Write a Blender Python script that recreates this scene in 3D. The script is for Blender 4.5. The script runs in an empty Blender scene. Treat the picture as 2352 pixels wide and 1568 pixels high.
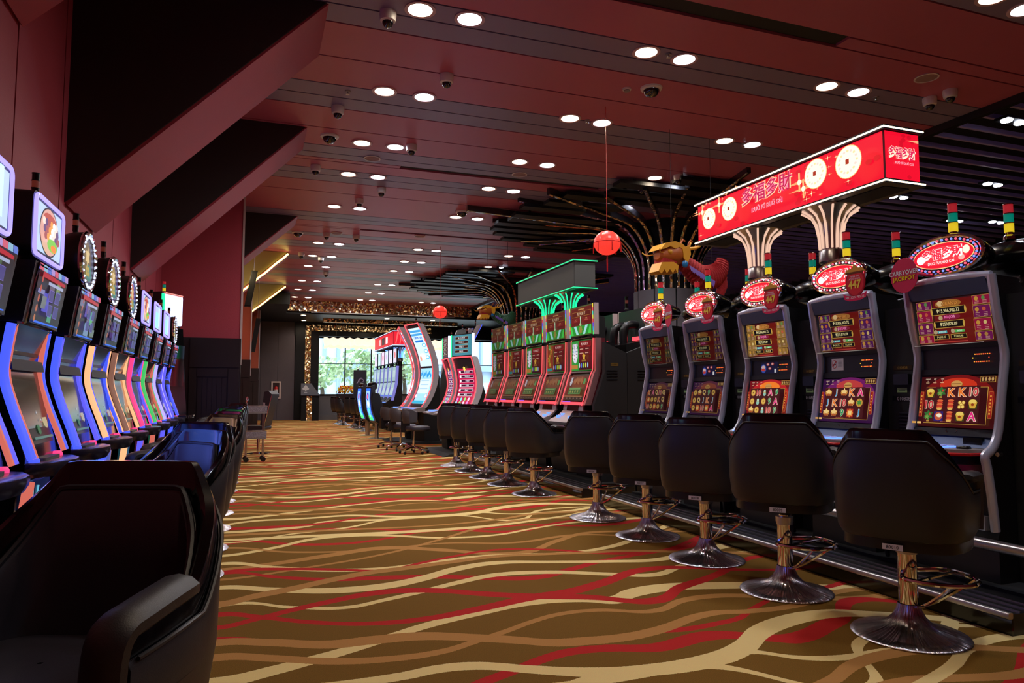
import bpy, bmesh, math, random
from mathutils import Vector, Matrix
random.seed(7)
sc = bpy.context.scene
COL = sc.collection
R = math.radians
PI = math.pi

# ------------------------------------------------------------------ camera, world, exposure
CAMH = 1.15
cam_d = bpy.data.cameras.new('camera')
cam_d.sensor_fit = 'HORIZONTAL'; cam_d.sensor_width = 36.0
cam_d.lens = 1627.0 / 2352 * 36.0
cam_d.clip_start = 0.05; cam_d.clip_end = 300
cam = bpy.data.objects.new('camera', cam_d)
cam.location = (0, 0, CAMH)
cam.rotation_euler = (R(90 + 4.113), 0, R(-20.04))
COL.objects.link(cam); sc.camera = cam

w = bpy.data.worlds.new('daylight'); sc.world = w; w.use_nodes = True
w.node_tree.nodes['Background'].inputs[0].default_value = (0.72, 0.86, 1.0, 1)
w.node_tree.nodes['Background'].inputs[1].default_value = 3.0
sc.view_settings.view_transform = 'Standard'
sc.view_settings.look = 'None'
sc.view_settings.gamma = 1.0
sc.view_settings.use_curve_mapping = False
sc.view_settings.exposure = 0.28
WARM_W, COOL_W = 66.0, 84.0          # watts of the ceiling spots
cy = sc.cycles
cy.max_bounces = 7; cy.diffuse_bounces = 4; cy.glossy_bounces = 4; cy.transmission_bounces = 4
cy.caustics_reflective = False; cy.caustics_refractive = False
cy.sample_clamp_indirect = 4.0
cy.use_denoising = True

CH = 4.6      # ceiling height

# ------------------------------------------------------------------ helpers
def lin(c):
    c = c / 255.0
    return c / 12.92 if c <= 0.04045 else ((c + 0.055) / 1.055) ** 2.4
def rgb(r, g, b): return (lin(r), lin(g), lin(b), 1.0)

MATS = {}
def mat(name, col, rough=0.5, metal=0.0, emit=None, es=0.0, bump=0.0, bscale=200.0, coat=0.0, spec=0.5, var=0.0, vscale=6.0, sheen=0.0):
    m = bpy.data.materials.new(name); m.use_nodes = True
    nt = m.node_tree; b = nt.nodes['Principled BSDF']
    b.inputs['Base Color'].default_value = col
    b.inputs['Roughness'].default_value = rough
    b.inputs['Metallic'].default_value = metal
    b.inputs['Specular IOR Level'].default_value = spec
    if coat: b.inputs['Coat Weight'].default_value = coat; b.inputs['Coat Roughness'].default_value = 0.08
    if sheen: b.inputs['Sheen Weight'].default_value = sheen
    if emit:
        b.inputs['Emission Color'].default_value = emit
        b.inputs['Emission Strength'].default_value = es
    tc = None
    if bump or var:
        tc = nt.nodes.new('ShaderNodeTexCoord')
    if bump:
        n = nt.nodes.new('ShaderNodeTexNoise'); n.inputs['Scale'].default_value = bscale; n.inputs['Detail'].default_value = 3
        nt.links.new(tc.outputs['Object'], n.inputs['Vector'])
        bp = nt.nodes.new('ShaderNodeBump'); bp.inputs['Strength'].default_value = bump; bp.inputs['Distance'].default_value = 0.01
        nt.links.new(n.outputs['Fac'], bp.inputs['Height']); nt.links.new(bp.outputs['Normal'], b.inputs['Normal'])
    if var:
        n = nt.nodes.new('ShaderNodeTexNoise'); n.inputs['Scale'].default_value = vscale; n.inputs['Detail'].default_value = 5
        nt.links.new(tc.outputs['Object'], n.inputs['Vector'])
        hs = nt.nodes.new('ShaderNodeMix'); hs.data_type = 'RGBA'
        hs.inputs['A'].default_value = tuple(c * (1 - var) for c in col[:3]) + (1,)
        hs.inputs['B'].default_value = tuple(min(1, c * (1 + var)) for c in col[:3]) + (1,)
        nt.links.new(n.outputs['Fac'], hs.inputs['Factor']); nt.links.new(hs.outputs['Result'], b.inputs['Base Color'])
    MATS[name] = m
    return m

def emitmat(name, col, s, sample=True):
    m = mat(name, (0.02, 0.02, 0.02, 1), 0.3, emit=col, es=s)
    if not sample: m.cycles.emission_sampling = 'NONE'
    return m

def printmat(name, strength, ink=False):
    m = bpy.data.materials.new(name); m.use_nodes = True
    nt = m.node_tree; b = nt.nodes['Principled BSDF']
    a = nt.nodes.new('ShaderNodeAttribute'); a.attribute_name = 'ink'
    b.inputs['Roughness'].default_value = 0.30 if not ink else 0.45; b.inputs['Specular IOR Level'].default_value = 0.22
    if ink:
        nt.links.new(a.outputs['Color'], b.inputs['Base Color'])
    else:
        b.inputs['Base Color'].default_value = (0.01, 0.01, 0.01, 1)
        nt.links.new(a.outputs['Color'], b.inputs['Emission Color'])
        b.inputs['Emission Strength'].default_value = strength
        m.cycles.emission_sampling = 'NONE'
    MATS[name] = m
    return m

M = lambda k: MATS[k]

class MB:
    def __init__(s): s.v = []; s.f = []; s.c = []; s.cur = None
    def add(s, vs, fs):
        o = len(s.v); s.v += [tuple(p) for p in vs]; s.f += [tuple(i + o for i in f) for f in fs]
        s.c += [s.cur] * len(fs)
        return s
    def box(s, x0, x1, y0, y1, z0, z1):
        vs = [(x, y, z) for z in (z0, z1) for y in (y0, y1) for x in (x0, x1)]
        return s.add(vs, [(0, 2, 3, 1), (4, 5, 7, 6), (0, 1, 5, 4), (2, 6, 7, 3), (0, 4, 6, 2), (1, 3, 7, 5)])
    def prism(s, poly, a0, a1, ax='x'):
        # poly: 2D points; ax = extrusion axis; x:(y,z) y:(x,z) z:(x,y)
        n = len(poly)
        def P(p, a):
            return {'x': (a, p[0], p[1]), 'y': (p[0], a, p[1]), 'z': (p[0], p[1], a)}[ax]
        vs = [P(p, a0) for p in poly] + [P(p, a1) for p in poly]
        fs = [tuple(range(n)), tuple(range(2 * n - 1, n - 1, -1))]
        fs += [(i, i + n, (i + 1) % n + n, (i + 1) % n) for i in range(n)]
        return s.add(vs, fs)
    def rbox(s, x0, x1, y0, y1, z0, z1, r=0.01, ax='z', n=4):
        d = {'x': (y0, y1, z0, z1, x0, x1), 'y': (x0, x1, z0, z1, y0, y1), 'z': (x0, x1, y0, y1, z0, z1)}[ax]
        return s.prism(rrect(d[0], d[1], d[2], d[3], r, n), d[4], d[5], ax)
    def tube(s, pts, r, n=8, closed=False, ry=None, up=(0, 0, 1)):
        pts = [Vector(p) for p in pts]; N = len(pts); vs = []
        ry = ry or r
        rr = r if isinstance(r, (list, tuple)) else [r] * N
        ryy = ry if isinstance(ry, (list, tuple)) else [ry] * N
        prev = None
        for i, p in enumerate(pts):
            if closed: t = pts[(i + 1) % N] - pts[i - 1]
            else: t = pts[min(i + 1, N - 1)] - pts[max(i - 1, 0)]
            t.normalize()
            if prev is None:
                u = Vector(up)
                if abs(u.dot(t)) > 0.95: u = Vector((1, 0, 0))
                a = (u - t * u.dot(t)).normalized()
            else:
                a = (prev - t * prev.dot(t)).normalized()
            prev = a; b = t.cross(a)
            for k in range(n):
                q = 2 * PI * k / n
                vs.append(p + a * math.cos(q) * rr[i] + b * math.sin(q) * ryy[i])
        fs = []
        m = N if closed else N - 1
        for i in range(m):
            j = (i + 1) % N
            for k in range(n):
                fs.append((i * n + k, i * n + (k + 1) % n, j * n + (k + 1) % n, j * n + k))
        if not closed:
            fs.append(tuple(range(n - 1, -1, -1))); fs.append(tuple((N - 1) * n + k for k in range(n)))
        return s.add(vs, fs)
    def lathe(s, prof, n=24, c=(0, 0, 0), cap=True, ax='z'):
        vs = []
        for r, z in prof:
            for k in range(n):
                q = 2 * PI * k / n; x, y = r * math.cos(q), r * math.sin(q)
                if ax == 'z': vs.append((c[0] + x, c[1] + y, c[2] + z))
                elif ax == 'y': vs.append((c[0] + x, c[1] + z, c[2] + y))
                else: vs.append((c[0] + z, c[1] + x, c[2] + y))
        N = len(prof)
        fs = [(i * n + k, i * n + (k + 1) % n, (i + 1) * n + (k + 1) % n, (i + 1) * n + k) for i in range(N - 1) for k in range(n)]
        if cap: fs.append(tuple(range(n - 1, -1, -1))); fs.append(tuple((N - 1) * n + k for k in range(n)))
        return s.add(vs, fs)
    def grid(s, rows, closed=False):
        n = len(rows[0]); vs = [p for r in rows for p in r]; fs = []
        for i in range(len(rows) - 1):
            for k in range(n if closed else n - 1):
                fs.append((i * n + k, i * n + (k + 1) % n, (i + 1) * n + (k + 1) % n, (i + 1) * n + k))
        return s.add(vs, fs)
    def sphere(s, c, rx, ry=None, rz=None, n=12, m=8):
        ry = ry or rx; rz = rz or rx
        vs = []; fs = []
        for i in range(m + 1):
            th = PI * i / m
            for k in range(n):
                q = 2 * PI * k / n
                vs.append((c[0] + rx * math.sin(th) * math.cos(q), c[1] + ry * math.sin(th) * math.sin(q), c[2] + rz * math.cos(th)))
        for i in range(m):
            for k in range(n):
                fs.append((i * n + k, (i + 1) * n + k, (i + 1) * n + (k + 1) % n, i * n + (k + 1) % n))
        return s.add(vs, fs)
    def mesh(s, name, smooth=40):
        me = bpy.data.meshes.new(name)
        me.from_pydata(s.v, [], s.f)
        if smooth is not None:
            bm = bmesh.new(); bm.from_mesh(me)
            if smooth > 0 and len(s.v) < 60000:
                bmesh.ops.remove_doubles(bm, verts=bm.verts, dist=1e-6)
                bmesh.ops.recalc_face_normals(bm, faces=bm.faces)
            for f in bm.faces: f.smooth = True
            bm.to_mesh(me); bm.free()
            try: me.set_sharp_from_angle(angle=R(smooth if smooth > 0 else 30))
            except Exception: pass
        if s.cur is not None and smooth is None:
            at = me.attributes.new('ink', 'FLOAT_COLOR', 'CORNER')
            vals = []
            for f, c in zip(s.f, s.c): vals += list(c) * len(f)
            at.data.foreach_set('color', vals)
        me.update()
        return me

def rrect(x0, x1, y0, y1, r, n=4):
    r = min(r, abs(x1 - x0) / 2, abs(y1 - y0) / 2); out = []
    for cx, cy_, a in ((x1 - r, y0 + r, -90), (x1 - r, y1 - r, 0), (x0 + r, y1 - r, 90), (x0 + r, y0 + r, 180)):
        for i in range(n + 1):
            q = R(a + 90 * i / n); out.append((cx + r * math.cos(q), cy_ + r * math.sin(q)))
    return out

def ob(name, me, m=None, parent=None, loc=(0, 0, 0), rz=0.0):
    if isinstance(me, MB): me = me.mesh(name)
    if m is not None and len(me.materials) == 0:
        me.materials.append(M(m) if isinstance(m, str) else m)
    o = bpy.data.objects.new(name, me); COL.objects.link(o)
    o.location = loc; o.rotation_euler = (0, 0, rz)
    if parent: o.parent = parent
    return o

CACHE = {}
def part(key, name, fn, m, parent, loc=(0, 0, 0), rz=0.0, smooth=40):
    """object whose mesh is built once per key and shared"""
    k = (key, m)
    if k not in CACHE:
        b = fn(); CACHE[k] = b.mesh(name, smooth) if isinstance(b, MB) else b
    return ob(name, CACHE[k], m, parent, loc, rz)

def tag(o, label, cat, group=None, kind=None):
    o['label'] = label; o['category'] = cat
    if group: o['group'] = group
    if kind: o['kind'] = kind
    return o
def thing(name, label, cat, loc=(0, 0, 0), rz=0.0, group=None):
    o = bpy.data.objects.new(name, None); COL.objects.link(o)
    o.empty_display_size = 0.1; o.location = loc; o.rotation_euler = (0, 0, rz)
    return tag(o, label, cat, group)
def struct(name, b, m, parent=None, smooth=40, **k):
    o = ob(name, b, m, parent, **k)
    if parent is None: o['kind'] = 'structure'
    return o
def sroot(name):
    o = bpy.data.objects.new(name, None); COL.objects.link(o); o['kind'] = 'structure'; return o
def copy_tree(o, parent=None):
    c = o.copy(); COL.objects.link(c)
    if parent: c.parent = parent
    for ch in list(o.children): copy_tree(ch, c)
    return c
def ordinal(n): return ['first', 'second', 'third', 'fourth', 'fifth', 'sixth', 'seventh', 'eighth', 'ninth', 'tenth', 'eleventh', 'twelfth', 'thirteenth', 'fourteenth'][n]

# ------------------------------------------------------------------ lettering and flat print
TXT = {}
def text_geo(s, bold):
    k = (s, bold)
    if k in TXT: return TXT[k]
    c = bpy.data.curves.new('lettering', 'FONT'); c.body = s; c.size = 1.0; c.resolution_u = 2
    c.offset = bold; c.align_x = 'LEFT'
    o = bpy.data.objects.new('lettering', c); COL.objects.link(o)
    dg = bpy.context.evaluated_depsgraph_get()
    me = o.evaluated_get(dg).to_mesh()
    vs = [(v.co.x, v.co.y) for v in me.vertices]; fs = [tuple(p.vertices) for p in me.polygons]
    o.evaluated_get(dg).to_mesh_clear()
    bpy.data.objects.remove(o); bpy.data.curves.remove(c)
    if vs:
        x0 = min(v[0] for v in vs); x1 = max(v[0] for v in vs); y0 = min(v[1] for v in vs); y1 = max(v[1] for v in vs)
    else: x0 = x1 = y0 = y1 = 0
    TXT[k] = (vs, fs, x0, x1, y0, y1)
    return TXT[k]

class Pr:
    """flat coloured shapes in layers: (u, v, layer, colour)"""
    def __init__(s): s.v = []; s.f = []; s.c = []; s.L = 0
    def poly(s, pts, col, same=False):
        if not same: s.L += 1
        o = len(s.v); s.v += [(p[0], p[1], s.L) for p in pts]; s.f.append(tuple(range(o, o + len(pts)))); s.c.append(rgb(*col))
        return s
    def rect(s, x, y, w_, h_, col, same=False, n=1):
        if n == 1: return s.poly([(x - w_/2, y - h_/2), (x + w_/2, y - h_/2), (x + w_/2, y + h_/2), (x - w_/2, y + h_/2)], col, same)
        if not same: s.L += 1
        for i in range(n):
            a = y - h_/2 + h_ * i / n; s.poly([(x - w_/2, a), (x + w_/2, a), (x + w_/2, a + h_/n), (x - w_/2, a + h_/n)], col, True)
        return s
    def frame(s, x, y, w_, h_, t, col, inner, n=1):
        s.rect(x, y, w_, h_, col, n=n); return s.rect(x, y, w_ - 2*t, h_ - 2*t, inner, n=n)
    def ell(s, x, y, rx, ry, col, n=18, same=False):
        return s.poly([(x + rx * math.cos(2*PI*i/n), y + ry * math.sin(2*PI*i/n)) for i in range(n)], col, same)
    def star(s, x, y, r, col, n=5, r2=0.45, a0=90):
        return s.poly([(x + (r if i % 2 == 0 else r*r2) * math.cos(R(a0 + 180*i/n)), y + (r if i % 2 == 0 else r*r2) * math.sin(R(a0 + 180*i/n))) for i in range(2*n)], col)
    def text(s, t, x, y, h_, col, bold=0.0, maxw=None, ref=None, sx=1.0):
        vs, fs, x0, x1, y0, y1 = text_geo(t, bold)
        if not vs: return s
        k = h_ / (y1 - y0 if ref is None else ref); kx = k * sx
        if maxw and (x1 - x0) * kx > maxw: kx = maxw / (x1 - x0)
        s.L += 1; o = len(s.v)
        cx, cy2 = (x0 + x1) / 2, (y0 + y1) / 2
        s.v += [(x + (a - cx) * kx, y + (b - cy2) * k, s.L) for a, b in vs]
        s.f += [tuple(i + o for i in f) for f in fs]; s.c += [rgb(*col)] * len(fs)
        return s
    def outl(s, t, x, y, h_, col, edge, maxw=None, b=0.05, sx=1.0):
        w0 = text_geo(t, 0.012); mw = maxw
        s.text(t, x, y, h_ * 1.07, edge, b + .012, (mw * 1.05 if mw else None), sx=sx)
        return s.text(t, x, y, h_, col, 0.026, mw, sx=sx)
    def build(s, name, fmap, m, parent, thick=0.0):
        b = MB(); b.v = [fmap(*p) for p in s.v]; b.f = s.f; b.c = s.c; b.cur = s.c[0] if s.c else (0, 0, 0, 1)
        me = b.mesh(name, None)
        return ob(name, me, m, parent)

LH = 0.0007
def plane_map(c, t=0.0, lh=LH, ux=(1, 0)):
    """u along local +x, v up tilted by t (top leans back for t>0), facing -y"""
    st, ct = math.sin(t), math.cos(t)
    return lambda u, v, l: (c[0] + u, c[1] + v * st - l * lh * ct, c[2] + v * ct + l * lh * st)

# ------------------------------------------------------------------ materials
mat('black_paint', rgb(18, 17, 20), 0.35)
mat('black_matte', rgb(14, 13, 15), 0.7, bump=0.05)
mat('void_black', rgb(8, 8, 10), 0.9)
mat('black_gloss', rgb(8, 8, 10), 0.16, coat=.35, spec=.4)
mat('leather_dark', rgb(38, 38, 45), 0.42, bump=0.10, bscale=420)
mat('leather_brown', rgb(44, 41, 43), 0.45, bump=0.10, bscale=420)
mat('leather_pad', rgb(50, 48, 58), 0.36, bump=0.06, bscale=300)
mat('grey_fabric', rgb(70, 64, 68), 0.6, bump=0.1, bscale=300)
mat('chrome', (0.72, 0.70, 0.72, 1), 0.07, 1.0)
mat('steel', (0.55, 0.54, 0.56, 1), 0.28, 1.0)
mat('aluminium', (0.62, 0.60, 0.60, 1), 0.38, 1.0)
mat('silver_rail', rgb(206, 212, 234), 0.26, 0.45)
mat('blue_grey', rgb(66, 84, 124), 0.36, 0.25)
mat('gunmetal', rgb(44, 46, 56), 0.35, 0.6)
mat('dark_glass', rgb(8, 8, 12), 0.06, spec=0.8)
mat('grey_plastic', rgb(96, 92, 94), 0.4)
mat('light_grey', rgb(140, 134, 138), 0.4)
mat('deck_grey', rgb(150, 140, 138), 0.35)
mat('white_plastic', rgb(225, 220, 220), 0.35)
mat('smoke_dome', rgb(14, 14, 18), 0.05, coat=1.0)
mat('sign_grey', rgb(74, 76, 74), 0.7, bump=0.03)
mat('red_paint', rgb(190, 20, 26), 0.3)
mat('glass_tint', rgb(200, 215, 215), 0.02)
mat('label_white', rgb(215, 212, 222), 0.5)
mat('wall_red', rgb(170, 62, 80), 0.55, bump=0.12, bscale=90, var=0.08, vscale=2)
mat('wall_orange', rgb(176, 78, 50), 0.6, bump=0.1, bscale=90)
mat('wood_dark', rgb(34, 24, 28), 0.35, bump=0.06, bscale=40, var=0.3, vscale=3)
mat('stone_grey', rgb(88, 80, 90), 0.75, bump=0.12, bscale=25, var=0.16, vscale=2.2)
mat('stone_mid', rgb(92, 90, 98), 0.7, bump=0.1, bscale=30, var=0.1)
mat('black_slab', rgb(15, 17, 22), 0.42, spec=.3)
mat('silver_trim', rgb(205, 185, 185), 0.4)
emitmat('led_warm', (1.0, 0.72, 0.42, 1), 5.0)
emitmat('led_green', (0.01, 0.85, 0.26, 1), 1.6)
emitmat('led_gold', (1.0, 0.74, 0.16, 1), 5.0)
emitmat('led_blue', (0.06, 0.10, 1.0, 1), 1.0)
emitmat('led_indigo', (0.12, 0.11, 0.9, 1), .9)
emitmat('led_orange', (1.0, 0.42, 0.20, 1), 1.1)
emitmat('led_brown', (0.50, 0.22, 0.15, 1), 0.4)
emitmat('led_pink', (1.0, 0.05, 0.22, 1), 1.0)
emitmat('led_lime', (0.05, 0.60, 0.14, 1), .8)
emitmat('led_violet', (0.32, 0.26, 1.0, 1), 1.5)
emitmat('led_red', (1.0, 0.06, 0.08, 1), 1.5)
emitmat('led_salmon', (1.0, 0.22, 0.16, 1), .55)
emitmat('led_dim_rose', (0.5, 0.16, 0.18, 1), 0.5)
emitmat('led_ice', (0.5, 0.62, 1.0, 1), 3.0)
emitmat('bulb_white', (1.0, 0.8, 0.85, 1), 1.2, False)
emitmat('bulb_red', (1.0, 0.08, 0.14, 1), 1.3, False)
emitmat('bulb_blue', (0.2, 0.3, 1.0, 1), 1.0, False)
emitmat('key_blue', (0.10, 0.22, 1.0, 1), 1.8, False)
emitmat('lamp_warm', (1.0, 0.84, 0.60, 1), 12.0)
emitmat('lamp_cool', (0.80, 0.86, 1.0, 1), 20.0)
emitmat('lantern_red', (1.0, 0.045, 0.03, 1), 0.75)
emitmat('chandelier', (1.0, 0.80, 0.56, 1), 1.05, False)
emitmat('tower_red', (0.55, 0.02, 0.03, 1), 0.35, False)
emitmat('tower_green', (0.0, 0.28, 0.2, 1), 0.35, False)
emitmat('tower_yellow', (0.85, 0.62, 0.02, 1), 0.55, False)
emitmat('tower_dim', (0.35, 0.05, 0.03, 1), 0.2, False)
MATS['tower_red'].node_tree.nodes['Principled BSDF'].inputs['Base Color'].default_value = (0.4, 0.02, 0.03, 1)
MATS['tower_green'].node_tree.nodes['Principled BSDF'].inputs['Base Color'].default_value = (0.0, 0.25, 0.18, 1)
MATS['tower_yellow'].node_tree.nodes['Principled BSDF'].inputs['Base Color'].default_value = (0.7, 0.5, 0.02, 1)
MATS['lantern_red'].node_tree.nodes['Principled BSDF'].inputs['Base Color'].default_value = (0.6, 0.03, 0.02, 1)
printmat('screen_dim', 0.45); printmat('screen_mid', 0.72); printmat('screen_hot', 1.15); printmat('screen_faint', 0.4)
printmat('print_ink', 1, True)

def gold_mosaic():
    m = bpy.data.materials.new('gold_mosaic'); m.use_nodes = True; nt = m.node_tree; b = nt.nodes['Principled BSDF']
    tc = nt.nodes.new('ShaderNodeTexCoord'); v = nt.nodes.new('ShaderNodeTexVoronoi'); v.inputs['Scale'].default_value = 19
    nt.links.new(tc.outputs['Object'], v.inputs['Vector'])
    b.inputs['Metallic'].default_value = 1.0; b.inputs['Roughness'].default_value = 0.24
    mx = nt.nodes.new('ShaderNodeMix'); mx.data_type = 'RGBA'
    mx.inputs['A'].default_value = (0.78, 0.50, 0.24, 1); mx.inputs['B'].default_value = (0.98, 0.84, 0.60, 1)
    sp = nt.nodes.new('ShaderNodeSeparateColor'); nt.links.new(v.outputs['Color'], sp.inputs[0]); nt.links.new(sp.outputs[0], mx.inputs['Factor'])
    nt.links.new(mx.outputs['Result'], b.inputs['Base Color'])
    # each tessera tips its own way
    geo = nt.nodes.new('ShaderNodeNewGeometry')
    sub = nt.nodes.new('ShaderNodeVectorMath'); sub.operation = 'SUBTRACT'; sub.inputs[1].default_value = (0.5, 0.5, 0.5)
    nt.links.new(v.outputs['Color'], sub.inputs[0])
    sc_ = nt.nodes.new('ShaderNodeVectorMath'); sc_.operation = 'SCALE'; sc_.inputs['Scale'].default_value = 0.9
    nt.links.new(sub.outputs[0], sc_.inputs[0])
    ad = nt.nodes.new('ShaderNodeVectorMath'); ad.operation = 'ADD'
    nt.links.new(geo.outputs['Normal'], ad.inputs[0]); nt.links.new(sc_.outputs[0], ad.inputs[1])
    no = nt.nodes.new('ShaderNodeVectorMath'); no.operation = 'NORMALIZE'; nt.links.new(ad.outputs[0], no.inputs[0])
    nt.links.new(no.outputs[0], b.inputs['Normal'])
    MATS['gold_mosaic'] = m
gold_mosaic()

def plank_mat(name, col, rough, var):
    m = mat(name, col, rough, bump=0.10, bscale=120, spec=0.5)
    nt = m.node_tree; b = nt.nodes['Principled BSDF']
    tc = nt.nodes.new('ShaderNodeTexCoord'); n = nt.nodes.new('ShaderNodeTexNoise'); n.inputs['Scale'].default_value = 0.7; n.inputs['Detail'].default_value = 3
    nt.links.new(tc.outputs['Object'], n.inputs['Vector'])
    mx = nt.nodes.new('ShaderNodeMix'); mx.data_type = 'RGBA'
    mx.inputs['A'].default_value = tuple(c * (1 - var) for c in col[:3]) + (1,); mx.inputs['B'].default_value = tuple(c * (1 + var) for c in col[:3]) + (1,)
    nt.links.new(n.outputs['Fac'], mx.inputs['Factor']); nt.links.new(mx.outputs['Result'], b.inputs['Base Color'])
plank_mat('plank_red', rgb(180, 92, 118), 0.38, 0.08)
plank_mat('plank_grey', rgb(134, 120, 152), 0.38, 0.06)

# ------------------------------------------------------------------ carpet
CREAM, TAN, RED = rgb(246, 216, 146), rgb(190, 136, 76), rgb(196, 44, 42)
RIB = [
 (TAN,.045,[(-0.187,5.062),(0.157,5.123),(0.534,5.247),(0.946,5.352),(1.319,5.15),(1.788,4.851)]),
 (RED,.035,[(-0.026,5.951),(0.306,5.723),(0.708,5.612),(1.005,5.687),(1.338,5.843),(1.805,5.799)]),
 (RED,.035,[(-0.061,6.523),(0.337,6.335),(0.782,6.216),(1.21,5.974),(1.647,5.814),(2.071,5.617)]),
 (CREAM,.03,[(-0.093,5.939),(0.326,6.13),(0.787,6.258),(1.147,6.503),(1.504,6.577),(1.843,6.506),(2.249,6.1)]),
 (CREAM,.035,[(-0.205,5.486),(0.17,5.635),(0.452,5.851),(0.743,5.898),(1.027,5.818),(1.426,5.571),(1.877,5.524),(2.261,5.677),(2.664,5.803),(3.037,5.813)]),
 (TAN,.025,[(-0.2,5.75),(0.3,5.44),(0.8,5.32),(1.4,5.36),(1.9,5.2),(2.5,5.3),(3.0,5.1)]),
 (TAN,.03,[(-0.2,4.8),(0.4,4.95),(0.9,5.15),(1.4,5.5),(1.9,5.9),(2.4,6.1),(3.0,6.0)]),
 (RED,.04,[(-0.117,4.961),(0.148,4.767),(0.469,4.58),(0.799,4.506),(1.13,4.409),(1.342,4.308),(1.668,4.189)]),
 (CREAM,.035,[(-0.16,5.239),(0.155,5.016),(0.492,4.815),(0.84,4.74),(1.234,4.815),(1.513,4.859)]),
 (RED,.035,[(0.831,4.691),(1.102,4.806),(1.398,4.932),(1.702,5.01),(2.086,4.87),(2.413,4.623),(2.752,4.562)]),
 (CREAM,.035,[(-0.057,4.239),(0.225,4.065),(0.505,3.962),(0.716,4.031),(0.947,4.123),(1.204,4.243),(1.472,4.333),(1.83,4.276),(2.144,4.112),(2.406,3.992)]),
 (CREAM,.05,[(-0.167,4.613),(0.14,4.458),(0.444,4.327),(0.766,4.315),(1.011,4.405),(1.297,4.573),(1.574,4.634),(1.939,4.529),(2.303,4.413),(2.617,4.339)]),
 (TAN,.045,[(-0.152,4.255),(0.038,4.355),(0.243,4.442),(0.467,4.558),(0.708,4.661),(0.954,4.698),(1.353,4.771),(1.636,4.815)]),
 (CREAM,.06,[(-0.103,3.127),(0.108,3.186),(0.309,3.266),(0.443,3.324),(0.637,3.422),(0.809,3.514),(1.132,3.631),(1.479,3.715),(1.742,3.676),(1.905,3.59)]),
 (RED,.03,[(-0.127,3.673),(0.036,3.6),(0.196,3.49),(0.352,3.40),(0.43,3.40),(0.779,3.383),(1.019,3.269),(1.174,3.185),(1.322,3.092),(1.494,3.056),(1.681,3.041),(1.843,3.065)]),
 (TAN,.045,[(-0.124,3.62),(0.117,3.532),(0.355,3.419),(0.565,3.408),(0.779,3.383),(1.019,3.269),(1.174,3.185),(1.322,3.092),(1.494,3.056),(1.681,3.041),(1.843,3.065),(2.295,3.207),(2.498,3.166),(2.789,3.165),(3.3,3.3),(3.9,3.1),(4.6,3.4)]),
 (TAN,.035,[(-0.116,3.421),(0.111,3.327),(0.335,3.211),(0.563,3.151),(0.811,3.154),(1.008,3.233),(1.172,3.309),(1.355,3.405),(1.536,3.467),(1.746,3.458),(2.012,3.344)]),
 (RED,.045,[(-0.144,4.064),(0.082,3.933),(0.3,3.775),(0.559,3.656),(0.834,3.627),(1.151,3.692),(1.512,3.798),(1.755,3.828),(1.979,3.916),(2.494,4.137)]),
 (RED,.045,[(-0.134,3.843),(0.037,3.917),(0.222,4.014),(0.422,4.101),(0.636,4.176),(0.85,4.179),(1.053,4.105),(1.239,3.976),(1.518,3.815),(1.806,3.69),(2.109,3.504)]),
 (CREAM,.04,[(1.365,2.626),(1.578,2.629),(2.11,2.68),(2.255,2.556),(2.445,2.487),(2.652,2.482),(2.868,2.477),(3.2,2.60),(3.7,2.9),(4.3,2.7)]),
 (RED,.05,[(-1.6,2.5),(-.6,2.66),(.3,2.60),(0.6,2.62),(0.879,2.768),(1.048,2.843),(1.204,2.917),(1.353,2.956),(1.53,2.94),(1.727,2.874),(2.087,2.92),(2.277,2.823),(2.382,2.758),(2.501,2.769),(2.686,2.844),(2.844,2.909),(3.174,3.134)]),
 (CREAM,.055,[(0.452,2.939),(0.603,2.944),(0.764,2.968),(0.918,2.944),(1.124,2.826),(1.329,2.72),(1.554,2.658),(1.901,2.663),(2.1,2.732),(2.329,2.887),(2.574,2.976),(2.774,2.999),(2.934,2.974),(3.09,2.884),(3.244,2.795),(3.382,2.697),(3.8,2.62),(4.3,2.8)]),
 (CREAM,.045,[(-1.2,2.2),(.2,2.12),(1.2,2.0),(2.0,2.02),(2.556,2.172),(2.815,2.263),(3.06,2.383),(3.28,2.431),(3.471,2.415),(4.0,2.3),(4.8,2.35)]),
 (TAN,.035,[(-1.0,2.4),(.5,2.3),(1.5,2.2),(2.188,2.306),(2.416,2.408),(2.615,2.448),(2.827,2.443),(3.094,2.382),(3.273,2.28),(4.0,2.1)]),
]
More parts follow.
